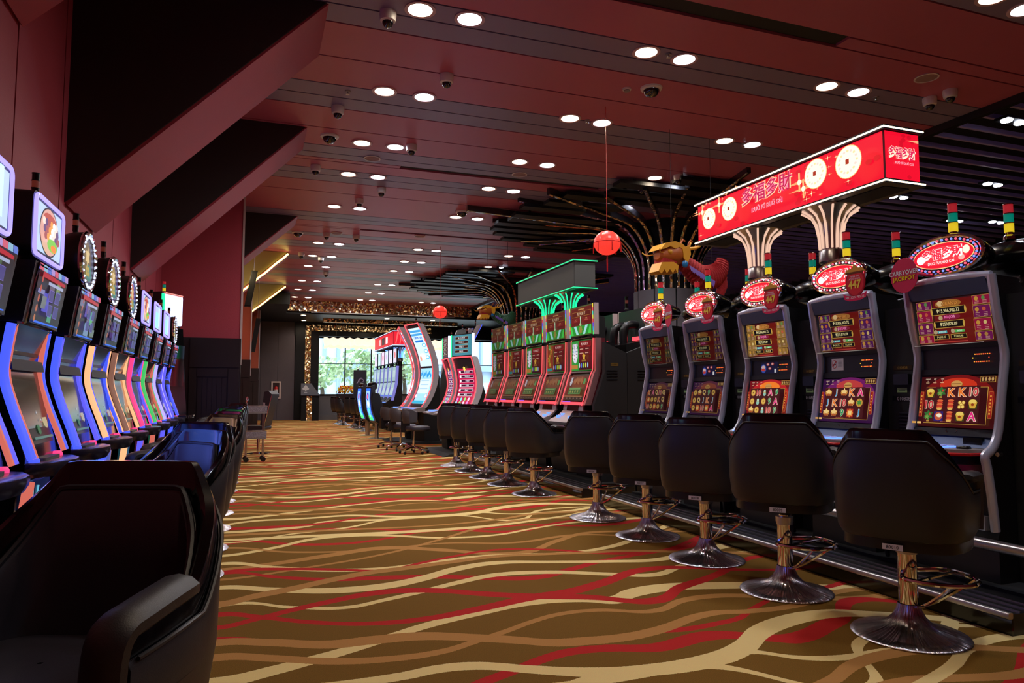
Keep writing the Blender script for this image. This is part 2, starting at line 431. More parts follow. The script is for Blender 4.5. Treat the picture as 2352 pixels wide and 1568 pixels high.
def carpet():
    m = bpy.data.materials.new('carpet'); m.use_nodes = True; nt = m.node_tree; b = nt.nodes['Principled BSDF']; L = nt.links.new
    b.inputs['Roughness'].default_value = 0.95; b.inputs['Specular IOR Level'].default_value = 0.1
    tc = nt.nodes.new('ShaderNodeTexCoord'); sx = nt.nodes.new('ShaderNodeSeparateXYZ'); L(tc.outputs['Object'], sx.inputs[0])
    XA, XB, Y0, RG, PY = -2.0, 5.0, 1.0, 7.0, 3.9
    def math_(op, a, b_=None, c_=None):
        n = nt.nodes.new('ShaderNodeMath'); n.operation = op
        for i, q in enumerate((a, b_, c_)):
            if q is None: continue
            if isinstance(q, (int, float)): n.inputs[i].default_value = q
            else: L(q, n.inputs[i])
        return n.outputs[0]
    wob = nt.nodes.new('ShaderNodeTexNoise'); wob.inputs['Scale'].default_value = 160; wob.inputs['Detail'].default_value = 2; L(tc.outputs['Object'], wob.inputs['Vector'])
    fz = math_('MULTIPLY_ADD', wob.outputs['Fac'], 0.010, -0.005)
    yv = math_('MULTIPLY_ADD', math_('ADD', sx.outputs['Y'], fz), 1 / RG, -Y0 / RG)
    xv = math_('PINGPONG', math_('MULTIPLY_ADD', sx.outputs['X'], 1 / (XB - XA), -XA / (XB - XA)), 1.0)
    nz = nt.nodes.new('ShaderNodeTexNoise'); nz.inputs['Scale'].default_value = 260; nz.inputs['Detail'].default_value = 3; L(tc.outputs['Object'], nz.inputs['Vector'])
    base = nt.nodes.new('ShaderNodeMix'); base.data_type = 'RGBA'
    base.inputs['A'].default_value = rgb(96, 66, 16); base.inputs['B'].default_value = rgb(150, 110, 46)
    L(nz.outputs['Fac'], base.inputs['Factor'])
    cur = base.outputs['Result']
    for i, (col, hw, pts) in enumerate(RIB):
        pts = list(pts); x0 = pts[0][0]; x1 = pts[-1][0]
        mn = sum(p[1] for p in pts) / len(pts)
        left = [(2*x0 - x, 2*pts[0][1] - y if False else y) for x, y in pts[1:]][::-1]
        right = [(2*x1 - x, y) for x, y in pts[:-1]][::-1]
        al = [p for p in left + pts + right if XA <= p[0] <= XB]
        al.sort()
        fc = nt.nodes.new('ShaderNodeFloatCurve'); cv = fc.mapping.curves[0]
        q = [((x - XA) / (XB - XA), (y - Y0) / RG) for x, y in al]
        cv.points[0].location = q[0]; cv.points[1].location = q[-1]
        last = q[0][0]
        for p in q[1:-1]:
            if p[0] - last < 0.012 or q[-1][0] - p[0] < 0.01: continue
            cv.points.new(*p); last = p[0]
        fc.mapping.update(); L(xv, fc.inputs['Value'])
        d = math_('SUBTRACT', yv, fc.outputs[0])
        d = math_('ABSOLUTE', math_('WRAP', d, PY / 2 / RG, -PY / 2 / RG))
        sn = math_('SINE', math_('MULTIPLY_ADD', sx.outputs['X'], 1.5 + (i % 3) * 0.35, i * 1.7))
        ww = math_('MULTIPLY_ADD', sn, 0.28 * hw / RG, hw / RG)
        g = math_('LESS_THAN', d, ww)
        mx = nt.nodes.new('ShaderNodeMix'); mx.data_type = 'RGBA'; L(g, mx.inputs['Factor']); L(cur, mx.inputs['A']); mx.inputs['B'].default_value = col
        cur = mx.outputs['Result']
    mv = nt.nodes.new('ShaderNodeMix'); mv.data_type = 'RGBA'; mv.blend_type = 'MULTIPLY'; mv.inputs['Factor'].default_value = 0.22
    L(cur, mv.inputs['A']); L(nz.outputs['Color'], mv.inputs['B'])
    g2 = nt.nodes.new('ShaderNodeGamma'); g2.inputs[1].default_value = 1.0; L(mv.outputs['Result'], g2.inputs[0])
    L(g2.outputs[0], b.inputs['Base Color'])
    bp = nt.nodes.new('ShaderNodeBump'); bp.inputs['Strength'].default_value = 0.5; bp.inputs['Distance'].default_value = 0.004
    L(nz.outputs['Fac'], bp.inputs['Height']); L(bp.outputs[0], b.inputs['Normal'])
    MATS['carpet'] = m
carpet()

# ------------------------------------------------------------------ room shell
XW, XE, YB, YF = -1.45, 16.0, -3.0, 31.4
struct('floor', MB().box(XW - .1, XE, YB, 33.5, -0.12, 0.0), 'carpet')

ceil = struct('ceiling', MB().box(XW - .1, XE, YB, 33.5, 5.05, 5.15), 'void_black')
# planked field of the ceiling: (kind, y0, y1)
PL = [('r', -3.0, -1.9), ('g', -1.9, -1.5), ('r', -1.5, -.3), ('g', -.3, .05), ('g', .05, .4), ('r', .4, 1.1), ('r', 1.1, 1.8), ('g', 1.8, 2.12), ('g', 2.12, 2.45), ('r', 2.45, 3.1), ('r', 3.1, 3.75),
      ('g', 3.75, 4.08), ('g', 4.08, 4.4), ('r', 4.4, 5.14), ('k', 5.14, 5.34), ('r', 5.34, 5.94),
      ('g', 5.94, 6.24), ('g', 6.24, 6.565), ('r', 6.565, 7.27), ('r', 7.27, 7.945), ('g', 7.945, 8.29), ('g', 8.29, 8.62), ('r', 8.62, 9.32), ('r', 9.32, 10.0),
      ('g', 10.0, 10.32), ('g', 10.32, 10.55), ('k', 10.55, 10.68), ('r', 10.68, 11.08), ('g', 11.08, 11.38), ('g', 11.38, 11.73), ('r', 11.73, 12.38), ('r', 12.38, 13.85),
      ('g', 13.85, 14.21), ('g', 14.21, 14.54), ('r', 14.54, 14.98), ('k', 14.98, 15.1), ('r', 15.1, 15.65), ('g', 15.65, 15.97), ('r', 15.97, 16.6),
      ('g', 16.6, 16.95), ('g', 16.95, 17.26), ('k', 17.26, 17.36), ('r', 17.36, 17.8), ('r', 17.8, 18.4), ('g', 18.4, 18.7), ('g', 18.7, 19.0), ('r', 19.0, 19.8), ('r', 19.8, 20.48),
      ('g', 20.48, 20.85), ('r', 20.85, 21.4), ('g', 21.4, 21.65), ('g', 21.65, 21.9), ('r', 21.9, 22.6), ('r', 22.6, 23.2), ('g', 23.2, 23.5), ('g', 23.5, 23.8), ('k', 23.8, 23.9), ('r', 23.9, 24.6), ('r', 24.6, 25.3),
      ('g', 25.3, 25.6), ('g', 25.6, 25.9), ('r', 25.9, 26.8), ('r', 26.8, 27.6)]
SLOTX = {5.14: (-1.4, 5.38), 10.55: (2.05, 5.45), 14.98: (2.07, 8.3), 17.26: (2.15, 8.3), 23.8: (2.0, 8.3)}
XS = 8.3
struct('ceiling_backing', MB().box(XW, XS, YB, 27.6, CH + .05, CH + .08), 'void_black', parent=ceil)
for k, a, b_ in PL:
    G = 0.011
    if k in 'rg':
        ob('plank', MB().box(XW, XS - .06, a + G, b_ - G, CH, CH + .03), 'plank_red' if k == 'r' else 'plank_grey', ceil)
    else:
        xa, xb = SLOTX[a]
        ob('air_slot', MB().box(xa, xb, a + .01, b_ - .01, CH + .02, CH + .045), 'black_matte', ceil)
        if xa > XW + .2: ob('plank', MB().box(XW, xa - .01, a + G, b_ - G, CH, CH + .03), 'plank_red', ceil)
        if xb < XS - .2: ob('plank', MB().box(xb + .01, XS - .06, a + G, b_ - G, CH, CH + .03), 'plank_red', ceil)
ob('edge_beam', MB().box(XS - .06, XS + .02, YB, 27.6, CH - .09, CH + .08), 'black_paint', ceil)
# slatted dark ceiling on the right: slats run across
sl = sroot('ceiling_slatted')
sm = MB().box(0, XE - XS - .1, -.022, .022, .06, .12).mesh('slat')
for i in range(74):
    y = 2.0 + i * 0.345
    ob('slat', sm, 'slat_metal' if 'slat_metal' in MATS else mat('slat_metal', rgb(190, 175, 240), 0.35, 0.3), sl, (XS + .05, y, CH - .05))

uv = bpy.data.lights.new('void_wash', 'AREA'); uv.shape = 'RECTANGLE'; uv.size = 6.0; uv.size_y = 5.0; uv.energy = 1.3; uv.color = (.42, .34, 1.0)
for k in range(4):
    o = bpy.data.objects.new('void_wash_lamp', uv); COL.objects.link(o); o.location = (12.0, 6.0 + 6.2 * k, 5.02); o.parent = sl
# left wall: red upholstered panels between slanted bulkheads
wl = sroot('wall_left')
ob('wall_core', MB().box(XW - .12, XW, YB, 33.5, 0, 5.05), 'void_black', wl)
edges = [-3, -1.5, -.4, .7, 1.8, 2.9, 3.95, 5.0, 6.1, 7.15, 8.25, 9.4, 10.67, 11.75, 13.0, 14.1, 15.2, 16.4, 17.6, 18.8, 20]
for a, b_ in zip(edges, edges[1:]):
    ob('wall_panel', MB().rbox(XW, XW + .04, a + .012, b_ - .012, 1.0, CH - .01, .01, 'x', 2), 'wall_red', wl)
    ob('wainscot_panel', MB().box(XW, XW + .03, a + .006, b_ - .006, 0, .99), 'wood_dark', wl)
# bulkhead fins
ZF = 2.62
FIN = [(3.9, 5.0, -.22), (6.25, 7.31, .53), (9.38, 10.29, .56), (14.3, 15.1, .72), (18.12, 18.9, .73), (23.7, 24.5, .90)]
for i, (a, b_, xt) in enumerate(FIN):
    f = sroot('trim_%d' % (i + 1))
    ZF = 3.42 if i == 0 else 2.62
    tri = [(XW + .04, ZF), (xt, CH), (XW + .04, CH)]
    ob('bulkhead', MB().prism(tri, a, b_ - .01, 'y'), 'bulk_dark' if 'bulk_dark' in MATS else mat('bulk_dark', rgb(40, 32, 34), 0.6, bump=0.04), f)
    # upholstered underside
    t = .03
    d = Vector((CH - ZF, -(xt - XW - .04))).normalized() * t
    q = [(XW + .04, ZF), (xt, CH), (xt + d.x, CH + d.y * 0), (XW + .04 + d.x, ZF + d.y)]
    ob('soffit_panel', MB().prism(q, a + .02, b_, 'y'), 'wall_red', f)
    if i >= 4:
        # string of gold lamps along the lower edge, ahead of a sheet with gold lamplight put into its colour
        p0 = Vector((XW + .35, a - .05, ZF + .22)); p1 = Vector((xt, a - .05, CH - .06))
        ob('gold_lit_face', MB().prism([(XW + .06, ZF + .03), (xt - .03, CH - .01), (XW + .06, CH - .01)], a - .02, a - .003, 'y'), 'gold_lit_tone' if 'gold_lit_tone' in MATS else mat('gold_lit_tone', rgb(150, 134, 84), 0.6), f)
        ob('light_rope', MB().tube([p0.lerp(p1, k / 20) + Vector((0, 0, random.uniform(-.01, .01))) for k in range(21)], .022, 6), 'led_gold', f)
lt = bpy.data.lights.new('gold_glow', 'POINT'); lt.energy = 7; lt.color = (1, .78, .42); lt.shadow_soft_size = .15
for (x, y, z) in ((-.2, 17.3, 3.9), (-.1, 22.8, 3.9)):
    o = bpy.data.objects.new('cove_lamp', lt); COL.objects.link(o); o.location = (x, y, z); o['kind'] = 'structure'

# piers along the left side with dark timber wainscot
def pier(n, y, y2, xr, mt):
    p = sroot('wall_pier_%d' % n)
    ob('pier_body', MB().box(XW, xr, y, y2, 0, CH), mt, p)
    ob('corner_bead', MB().box(xr, xr + .03, y - .012, y + .05, 1.6, CH), 'silver_trim', p)
    ob('wainscot_box', MB().box(XW + .05, xr + .02, y - .10, y - .02, 0, 2.02), 'wood_dark', p)
    x0 = XW + .5
    for (a, b_, c, d) in ((x0, xr, 1.55, 2.0), (x0, x0 + .10, 0.1, 1.53), (xr - .16, xr, .1, 1.53), (x0 + .11, xr - .17, 1.40, 1.53)):
        ob('wainscot_rail', MB().rbox(a, b_ , y - .125, y - .10, c, d, .008, 'y', 2), 'wood_dark', p)
    n_ = 6
    for k in range(n_):
        wv = (xr - .18 - x0 - .12) / n_
        ob('wainscot_board', MB().box(x0 + .12 + k * wv + .003, x0 + .12 + (k + 1) * wv - .003, y - .112, y - .10, .1, 1.39), 'wood_dark', p)
pier(1, 12.35, 13.4, -.22, 'wall_red')
pier(2, 20.3, 21.2, -.10, 'wall_orange')
pier(3, 27.2, 28.4, .16, 'wall_orange')
# two slim black line-array speakers on the piers
for (y, x, z, z0, lab) in ((17.6, -.08, 4.0, 3.15, 'tall slim black speaker hanging slanted beside the first gold lit bulkhead'), (22.4, .05, 3.35, 2.35, 'slim black speaker hanging low beside the second gold lit bulkhead')):
    s_ = thing('column_speaker', lab, 'speaker', (x, y, 0))
    ob('speaker_body', MB().prism([(-.16, z0), (-.02, z0), (.12, z), (-.02, z)], -.07, .07, 'y'), 'black_paint', s_)
    ob('speaker_grille', MB().prism([(-.15, z0 + .03), (-.03, z0 + .03), (.10, z - .03), (-.01, z - .03)], -.076, -.07, 'y'), 'black_matte', s_)
    ob('hanger_wire', MB().tube([(.03, 0, z - .02), (.05, 0, CH)], .006, 5), 'steel', s_)

# far end
wf = sroot('wall_front')
n_ = 3
for k in range(n_):
    x0 = -.4 + k * .675
    ob('stone_panel', MB().box(x0 + .004, x0 + .671, 31.2, 31.3, 0, 4.3), 'stone_grey', wf)
ob('black_pilaster', MB().box(1.635, 2.03, 31.12, 31.3, 0, 4.0), 'black_slab', wf)
ob('mosaic_column', MB().box(2.03, 2.26, 31.08, 31.3, 0, 4.0), 'gold_mosaic', wf)
ob('black_jamb', MB().box(2.26, 2.6, 31.12, 31.5, 0, 4.0), 'black_slab', wf)
ob('lintel', MB().box(1.6, XE, 31.14, 31.5, 3.56, 5.05), 'black_slab', wf)
ob('mosaic_band', MB().box(2.26, 7.5, 31.06, 31.14, 3.78, 4.02), 'gold_mosaic', wf)
ob('sill_wall', MB().box(2.6, XE, 31.3, 31.6, 0, 1.06), 'stone_mid', wf)
ob('kerb_step', MB().box(2.6, 9, 30.9, 31.3, 0, .2), 'stone_mid', wf)
ob('wall_end_panel', MB().box(10.5, XE, 31.14, 31.5, 0, 3.6), 'black_slab', wf)
ob('wall_top', MB().box(XW, XE, 31.5, 31.7, 3.5, 5.1), 'void_black', wf)
ob('wall_behind', MB().box(XW, 1.7, 31.3, 31.7, 0, 5.1), 'void_black', wf)
ob('black_soffit', MB().box(XW, 1.1, 24.9, 31.2, 4.12, 4.5), 'black_slab', wf)
ob('mosaic_beam', MB().box(1.12, XS, 27.6, 27.75, 4.2, 4.62), 'gold_mosaic', wf)
ob('lowered_soffit', MB().box(1.1, XE, 27.75, 31.2, 4.12, 4.2), 'black_slab', wf)
ob('steel_lip', MB().box(2.0, 7.6, 27.62, 27.72, 4.165, 4.2), 'aluminium', wf)
ob('mosaic_beam_low', MB().box(2.6, 8.2, 29.3, 29.45, 3.98, 4.12), 'gold_mosaic', wf)
# right and back enclosure
struct('wall_right', MB().box(XE, XE + .1, YB, 33.5, 0, 5.15), 'void_black')
struct('wall_back', MB().box(XW - .1, XE, YB - .1, YB, 0, 5.15), 'wall_red')

# window with mullions
wn = sroot('window_1')
mat('pane_glass', (0.85, 0.93, 0.95, 1), 0.02)
b = MATS['pane_glass'].node_tree.nodes['Principled BSDF']; b.inputs['Transmission Weight'].default_value = 1.0; b.inputs['IOR'].default_value = 1.05
xs = [2.6 + k * 1.13 for k in range(8)]
for k, (a, b_) in enumerate(zip(xs, xs[1:])):
    ob('window_pane', MB().box(a + .02, b_ - .02, 31.42, 31.43, 1.08, 3.55), 'pane_glass', wn)
    ob('mullion', MB().box(b_ - .025, b_ + .025, 31.37, 31.47, 1.06, 3.56), 'black_paint', wn)
ob('transom', MB().box(2.6, xs[-1], 31.39, 31.45, 2.38, 2.41), 'gunmetal', wn)
ob('window_sill', MB().box(2.6, 10.5, 31.25, 31.6, 1.04, 1.08), 'black_paint', wn)

# outside: pale louvred building, trees, terrace
mat('facade', rgb(214, 228, 242), 0.8); mat('facade_dark', rgb(150, 172, 200), 0.8)
mat('leaf', rgb(186, 208, 160), 0.8, var=0.4, vscale=2)
mat('bark', rgb(90, 74, 60), 0.8)
mat('paving', rgb(190, 188, 182), 0.9)
tag(struct('terrace_ground', MB().box(-20, 50, 33.5, 70, -.3, -.1), 'paving'), 'pale paving outside the far window', 'ground')
fb = thing('exterior_building', 'pale building with slanting louvres seen through the far window', 'building', (0, 48, 0))
ob('building_wall', MB().box(-15, 40, 0, 6, -.1, 14), 'facade', fb)
lm = MB().box(-.07, .07, -.35, 0, 0, 3.2).mesh('louvre')
for r_ in range(3):
    ob('floor_slab', MB().box(-15, 40, -.5, 0, 3.3 * r_ + 2.6, 3.3 * r_ + 3.0), 'facade_dark', fb)
    for k in range(26):
        ob('louvre', lm, 'facade_dark', fb, (-2 + k * .9, 0, 3.3 * r_ - .4))
def tree(x, y, h, r_, lab):
    t = thing('tree', lab, 'tree', (x, y, -.1), 0, 'trees outside the far window')
    ob('trunk', MB().tube([(0, 0, 0), (.1, 0, h * .5), (0, .1, h)], [.16, .12, .06], 8), 'bark', t)
    b = MB()
    for i in range(420):
        th = random.uniform(0, 2*PI); u = random.uniform(-1, 1); rr = r_ * random.uniform(.45, 1)
        c = Vector((rr * math.sqrt(1-u*u) * math.cos(th), rr * math.sqrt(1-u*u) * math.sin(th), h + rr * u * .8))
        n = Vector((random.gauss(0, 1), random.gauss(0, 1), random.gauss(0, 1))).normalized(); a = n.orthogonal().normalized() * .16; c2 = n.cross(a)
        b.add([c - a, c - c2 * .6, c + a, c + c2 * .6], [(0, 1, 2, 3)])
    o = ob('foliage', b.mesh('foliage', None), 'leaf', t); o['kind'] = 'stuff'
tree(5.2, 38.0, 2.6, 1.35, 'leafy green tree outside, framed by the second window pane')
tree(7.9, 39.5, 2.9, 1.5, 'leafy green tree outside, behind the red far sign')
tree(3.6, 41.5, 2.4, 1.2, 'smaller green tree outside at the left window edge')
sun = bpy.data.lights.new('sun', 'SUN'); sun.energy = 2.2; sun.angle = R(2)
so = bpy.data.objects.new('sun', sun); COL.objects.link(so); so.rotation_euler = (R(35), 0, R(-20))
# glowing ruffled chandelier just inside the window
ch = thing('ruffled_chandelier', 'long glowing ruffled chandelier in front of the far window top', 'chandelier', (5, 30.2, 0))
for k in range(7):
    b = MB(); x0 = -2.3 + k * .72
    rows = []
    for j in range(5):
        rows.append([(x0 + .8 * i / 12, .25 * math.sin(j * 1.5) + .04 * math.sin(i * 2.1 + k), 3.42 - .11 * j + .03 * math.sin(i * 1.3 + k + j)) for i in range(13)])
    b.grid(rows); ob('ruffle', b, 'chandelier', ch)
for x in (-1.8, .2, 2.0): ob('hanger', MB().tube([(x, 0, 3.4), (x, 0, 4.13)], .008, 5), 'steel', ch)

# ------------------------------------------------------------------ ceiling fittings
ring = MB().lathe([(.142, .0), (.142, -.010), (.112, -.010), (.106, .004), (.106, .0)], 28, cap=False).mesh('trim_ring')
lens = MB().lathe([(.001, -.016), (.06, -.014), (.092, -.008), (.106, -.001)], 20, cap=False).mesh('lens')
spots = {}
for k_, c, e in (('warm', (1.0, .80, .58), WARM_W), ('cool', (.78, .85, 1.0), COOL_W)):
    s_ = bpy.data.lights.new(k_ + '_spot', 'SPOT'); s_.energy = e; s_.color = c; s_.spot_size = R(168); s_.spot_blend = 1.0; s_.shadow_soft_size = .09
    spots[k_] = s_
def downlight(x, y, kind, row, colname, z=CH):
    lab = '%s white downlight, %s row from the camera, %s' % (kind, ordinal(row), colname)
    t = thing('downlight', lab, 'ceiling light', (x, y, z), 0, kind + ' ceiling downlights')
    ob('trim_ring', ring, 'ring_rose' if 'ring_rose' in MATS else mat('ring_rose', rgb(206, 176, 182), .4), t)
    ob('lens', lens.copy() if False else (lens if kind == 'warm' else LENS2), 'lamp_' + kind, t)
    l = bpy.data.objects.new('lamp', spots[kind]); COL.objects.link(l); l.parent = t; l.location = (0, 0, -.03)
LENS2 = lens.copy(); LENS2.name = 'lens_cool'
ROWS = [(6.08, 'lrx'), (7.93, 'lrx'), (9.73, 'lrx'), (11.22, 'lrx'), (13.3, 'lr'), (15.0, ''), (16.7, 'lrx'), (18.35, 'lrx'), (19.9, 'lr'), (22.6, 'lrx'), (24.6, 'lr'), (26.6, 'lrx')]
CN = {'l': ('left column above the aisle', 1.335, 1.80), 'r': ('middle column above the stools', 3.67, 4.12), 'x': ('right column above the machines', 6.0, 6.46)}
ri = 0
for y, cols in ROWS:
    if not cols: continue
    for c in cols:
        nm, xa, xb = CN[c]
        downlight(xa, y, 'warm', ri, nm); downlight(xb, y, 'cool', ri, nm)
    ri += 1
# the row nearest the camera shows only at the top right corner
downlight(6.0, 4.16, 'warm', 12, 'top right corner of the photo'); downlight(6.46, 4.2, 'cool', 12, 'top right corner of the photo')
for y in (1.0, 2.6):
    for x, k_ in ((1.3, 'warm'), (3.7, 'cool')):
        l = bpy.data.objects.new('lamp_behind', spots[k_]); COL.objects.link(l); l.location = (x, y, CH - .03); l['kind'] = 'structure'
# small twin lamps in the slatted ceiling
tl = MB().lathe([(.001, 0), (.06, 0), (.07, .02)], 14, cap=False).mesh('lens'); TL = []
for i, (x, y, lab) in enumerate([(8.9, 6.0, 'upper right edge'), (11.3, 8.0, 'right of the red sign'), (10.5, 9.1, 'under the red sign end'), (13.0, 10.0, 'above the rightmost oval topper'), (13.9, 9.8, 'far right above the last tower lamp')]):
    t = thing('twin_downlight', 'small twin spotlight in the dark slatted ceiling, ' + lab, 'ceiling light', (x, y, CH - .07), 0, 'twin spotlights in the slatted ceiling')
    for dx in (-.12, .12): ob('lens', tl, 'lamp_cool', t, (dx, 0, 0))
    ob('mount', MB().box(-.22, .22, -.09, .09, .015, .05), 'black_paint', t)
# far soffit lamps
for i, (x, y, lab) in enumerate([(1.75, 28.2, 'left end of the far soffit'), (5.0, 28.4, 'middle of the far soffit'), (6.9, 28.5, 'right end of the far soffit'), (1.9, 30.3, 'beside the gold pillar'), (4.6, 30.3, 'above the chandelier')]):
    t = thing('soffit_downlight', 'small white lamp in the far black soffit, ' + lab, 'ceiling light', (x, y, 4.118), 0, 'lamps in the far soffit')
    ob('lens', MB().lathe([(.001, -.004), (.09, -.004), (.09, .0)], 16, cap=False), 'lamp_warm', t); ob('trim_ring', MB().lathe([(.12, 0), (.12, -.008), (.09, -.008), (.09, 0)], 16, cap=False), 'white_plastic', t)
    l = bpy.data.objects.new('lamp', spots['warm']); COL.objects.link(l); l.parent = t; l.location = (0, 0, -.03)

def m_housing():
    return MB().lathe([(.001, 0), (.075, 0), (.078, -.03), (.07, -.085), (.05, -.095), (.001, -.095)], 20, cap=False)
def m_dome(): return MB().lathe([(.052, -.08), (.05, -.11), (.036, -.135), (.012, -.148), (.001, -.149)], 18, cap=False)
def m_flange(): return MB().lathe([(.001, 0), (.125, 0), (.12, -.02), (.09, -.03), (.088, -.02)], 24, cap=False)
def m_bigdome(): return MB().lathe([(.092, -.015), (.09, -.05), (.06, -.09), (.02, -.105), (.001, -.106)], 20, cap=False)
def scam(x, y, lab, z=CH):
    t = thing('security_camera', 'white housing dome security camera, ' + lab, 'security camera', (x, y, z), random.uniform(0, 6), 'small white dome cameras')
    part('camh', 'housing', m_housing, 'white_plastic', t); part('camd', 'dome', m_dome, 'smoke_dome', t)
def bcam(x, y, lab, z=CH):
    t = thing('dome_camera', 'wide black dome camera with flat white flange, ' + lab, 'security camera', (x, y, z), 0, 'wide black dome cameras')
    part('camf', 'flange', m_flange, 'white_plastic', t); part('cambd', 'dome', m_bigdome, 'smoke_dome', t)
K = 1.302
for x, y, lab in [(.821, 4.78, 'top left beside the nearest warm lamp'), (1.458, 5.593, 'right of the second left cool lamp'), (.677, 6.583, 'left of the second lamp row'), (.625, 8.424, 'left edge above the pier'),
                  (1.535, 7.36, 'touching the third cool lamp'), (1.505, 9.084, 'below the fourth cool lamp'), (1.306, 9.711, 'just above the fifth cool lamp'), (5.672, 4.552, 'left of the pair at the upper right'), (5.693, 4.368, 'right of the pair at the upper right'),
                  (1.089, 12.0, 'left of two over the sixth lamp row'), (1.575, 12.0, 'right of two over the sixth lamp row'), (.798, 13.877, 'beside the first gold lit bulkhead'), (1.19, 14.2, 'far, above the eighth lamp row'), (1.45, 15.938, 'far, centred over the aisle'),
                  (4.62, 7.8, 'left of two just above the big red sign'), (4.82, 7.28, 'right of two just above the big red sign')]:
    scam(x * K, y * K, lab)
for x, y, lab in [(.681, 7.381, 'left near the slanted bulkhead tip'), (3.202, 5.229, 'centre right beside the smoke detector'), (.633, 12.102, 'far left above the lit bulkheads'), (2.822, 9.884, 'over a warm lamp in mid ceiling'), (4.5, 8.9, 'behind the top of the big red sign')]:
    bcam(x * K, y * K, lab)
for x, y, lab in [(1.206, 7.932, 'left of centre'), (2.984, 7.917, 'mid ceiling over the stools'), (5.275, 4.253, 'upper right by the camera pair'), (1.244, 11.948, 'far left small'), (2.6, 11.7, 'far, right of the purple reflection')]:
    t = thing('ceiling_speaker', 'round flat pale ceiling speaker grille, ' + lab, 'speaker', (x * K, y * K, CH), 0, 'round ceiling speakers')
    ob('grille', MB().lathe([(.001, -.006), (.11, -.006), (.12, 0)], 24, cap=False), 'spk_grille' if 'spk_grille' in MATS else mat('spk_grille', rgb(150, 120, 125), .6), t)
    ob('rim', MB().lathe([(.12, 0), (.125, -.01), (.11, -.012), (.108, -.006)], 24, cap=False), 'white_plastic', t)
t = thing('smoke_detector', 'small white round smoke detector left of the centre dome camera', 'smoke detector', (3.006 * K, 5.31 * K, CH))
ob('base', MB().lathe([(.001, 0), (.05, 0), (.05, -.02), (.001, -.02)], 18, cap=False), 'white_plastic', t)
ob('sensor_grille', MB().lathe([(.035, -.02), (.035, -.035), (.001, -.04)], 18, cap=False), 'light_grey', t)
for i, (x, y, lab) in enumerate([(.72, 6.2, 'left of the second lamp row'), (3.0, 4.64, 'between the first middle lamps'), (3.0, 6.08, 'between the second middle lamps'), (4.86, 6.1, 'right of the lamps above the red sign'), (5.2, 4.7, 'right of the first right lamps')]):
    t = thing('sprinkler', 'tiny ceiling fire sprinkler, ' + lab, 'sprinkler', (x * K, y * K, CH), 0, 'fire sprinklers')
    ob('escutcheon', MB().lathe([(.001, 0), (.035, 0), (.03, -.01), (.001, -.01)], 12, cap=False), 'light_grey', t)
    ob('sprinkler_head', MB().lathe([(.008, -.01), (.008, -.035), (.022, -.037), (.022, -.042), (.001, -.042)], 10, cap=False), 'steel', t)

# ------------------------------------------------------------------ stool with barrel back
def cat(pts, n):
    out = []
    P = [pts[0]] + list(pts) + [pts[-1]]
    for i in range(1, len(P) - 2):
        for k in range(n):
            t = k / n; a, b_, c, d = (Vector(p) for p in P[i-1:i+3])
            out.append(0.5 * ((2*b_) + (c - a) * t + (2*a - 5*b_ + 4*c - d) * t*t + (3*b_ - a - 3*c + d) * t**3))
    out.append(Vector(P[-2])); return out
HALF = [(0, .262), (.10, .258), (.18, .238), (.235, .195), (.268, .12), (.282, .02), (.282, -.08), (.272, -.19)]
PLAN = [(-x, y) for x, y in HALF[::-1]] + HALF[1:]
PATH = cat(PLAN, 4)
def top_h(p):
    x, y = abs(p.x), p.y
    if y > .03:
        s = x if y > .236 else (.185 + math.hypot(x - .18, y - .238) if x > .18 else x)
        if s < .160: return .985
        return max(.75, .985 - (s - .160) / .235 * .235)
    return .75 - max(0, -.0 - y) * .05
def shell(off0, off1, zlo, ztop, sub=0, ends=0):
    """band between two inward offsets, from zlo to top - ztop"""
    rows = []
    idx = range(sub, len(PATH) - sub)
    for i in idx:
        p = PATH[i]; a = PATH[max(i-1, 0)]; c = PATH[min(i+1, len(PATH)-1)]
        t = (c - a).normalized(); n = Vector((-t.y, t.x))      # left of travel (-x side to +x side via back): points outwards (+y at back)
        h = top_h(p) - ztop
        def pt(off, z):
            u = (z - .47) / .5
            lean = .055 * u * max(0, min(1, (p.y + .1) / .3))
            k = .93 + .07 * min(1, max(0, (z - .44) / .14)) - .035 * max(0, u - .45)
            q = p - (-n) * 0 + n * (-off)
            return (q.x * k, q.y * k + lean, z)
        zs = [zlo, zlo + .03, zlo + .12, zlo + (h - zlo) * .55, h - .015]
        row = [pt(off0 + .012, zlo)] + [pt(off0, z) for z in zs[1:]] + [pt(off0 + .008, h)] + [pt(off1 - .008, h)] + [pt(off1, z) for z in zs[:0:-1]] + [pt(off1, zlo)]
        rows.append(row)
    b = MB(); b.grid(rows, closed=True)
    n = len(rows[0]); b.f.append(tuple(range(n))); b.f.append(tuple((len(rows)-1) * n + k for k in range(n-1, -1, -1))); b.c += [None, None]
    return b
def c_frame(): return shell(0.0, .035, .47, 0.0)
def c_outer(): return shell(-.012, .002, .485, .048, 0)
def c_inner(): return shell(.033, .062, .56, .06, 3)
def c_piping():
    pts = []
    for i in range(3, len(PATH) - 3):
        p = PATH[i]; t = (PATH[i+1] - PATH[i-1]).normalized(); n = Vector((-t.y, t.x)); z = top_h(p) - .058; u = (z - .47) / .5
        lean = .055 * u * max(0, min(1, (p.y + .1) / .3)); k = 1 - .035 * max(0, u - .45); q = p - n * .052
        pts.append((q.x * k, q.y * k + lean, z))
    return MB().tube(pts, .007, 6)
def c_arm(sx):
    pts = [(sx * .262, .03, .765), (sx * .264, -.06, .762), (sx * .262, -.15, .755), (sx * .256, -.195, .745), (sx * .25, -.212, .70), (sx * .247, -.215, .58), (sx * .244, -.21, .50)]
    return MB().tube(cat(pts, 3), [.012] + [.027] * 18, 10, ry=[.03] + [.044] * 18)
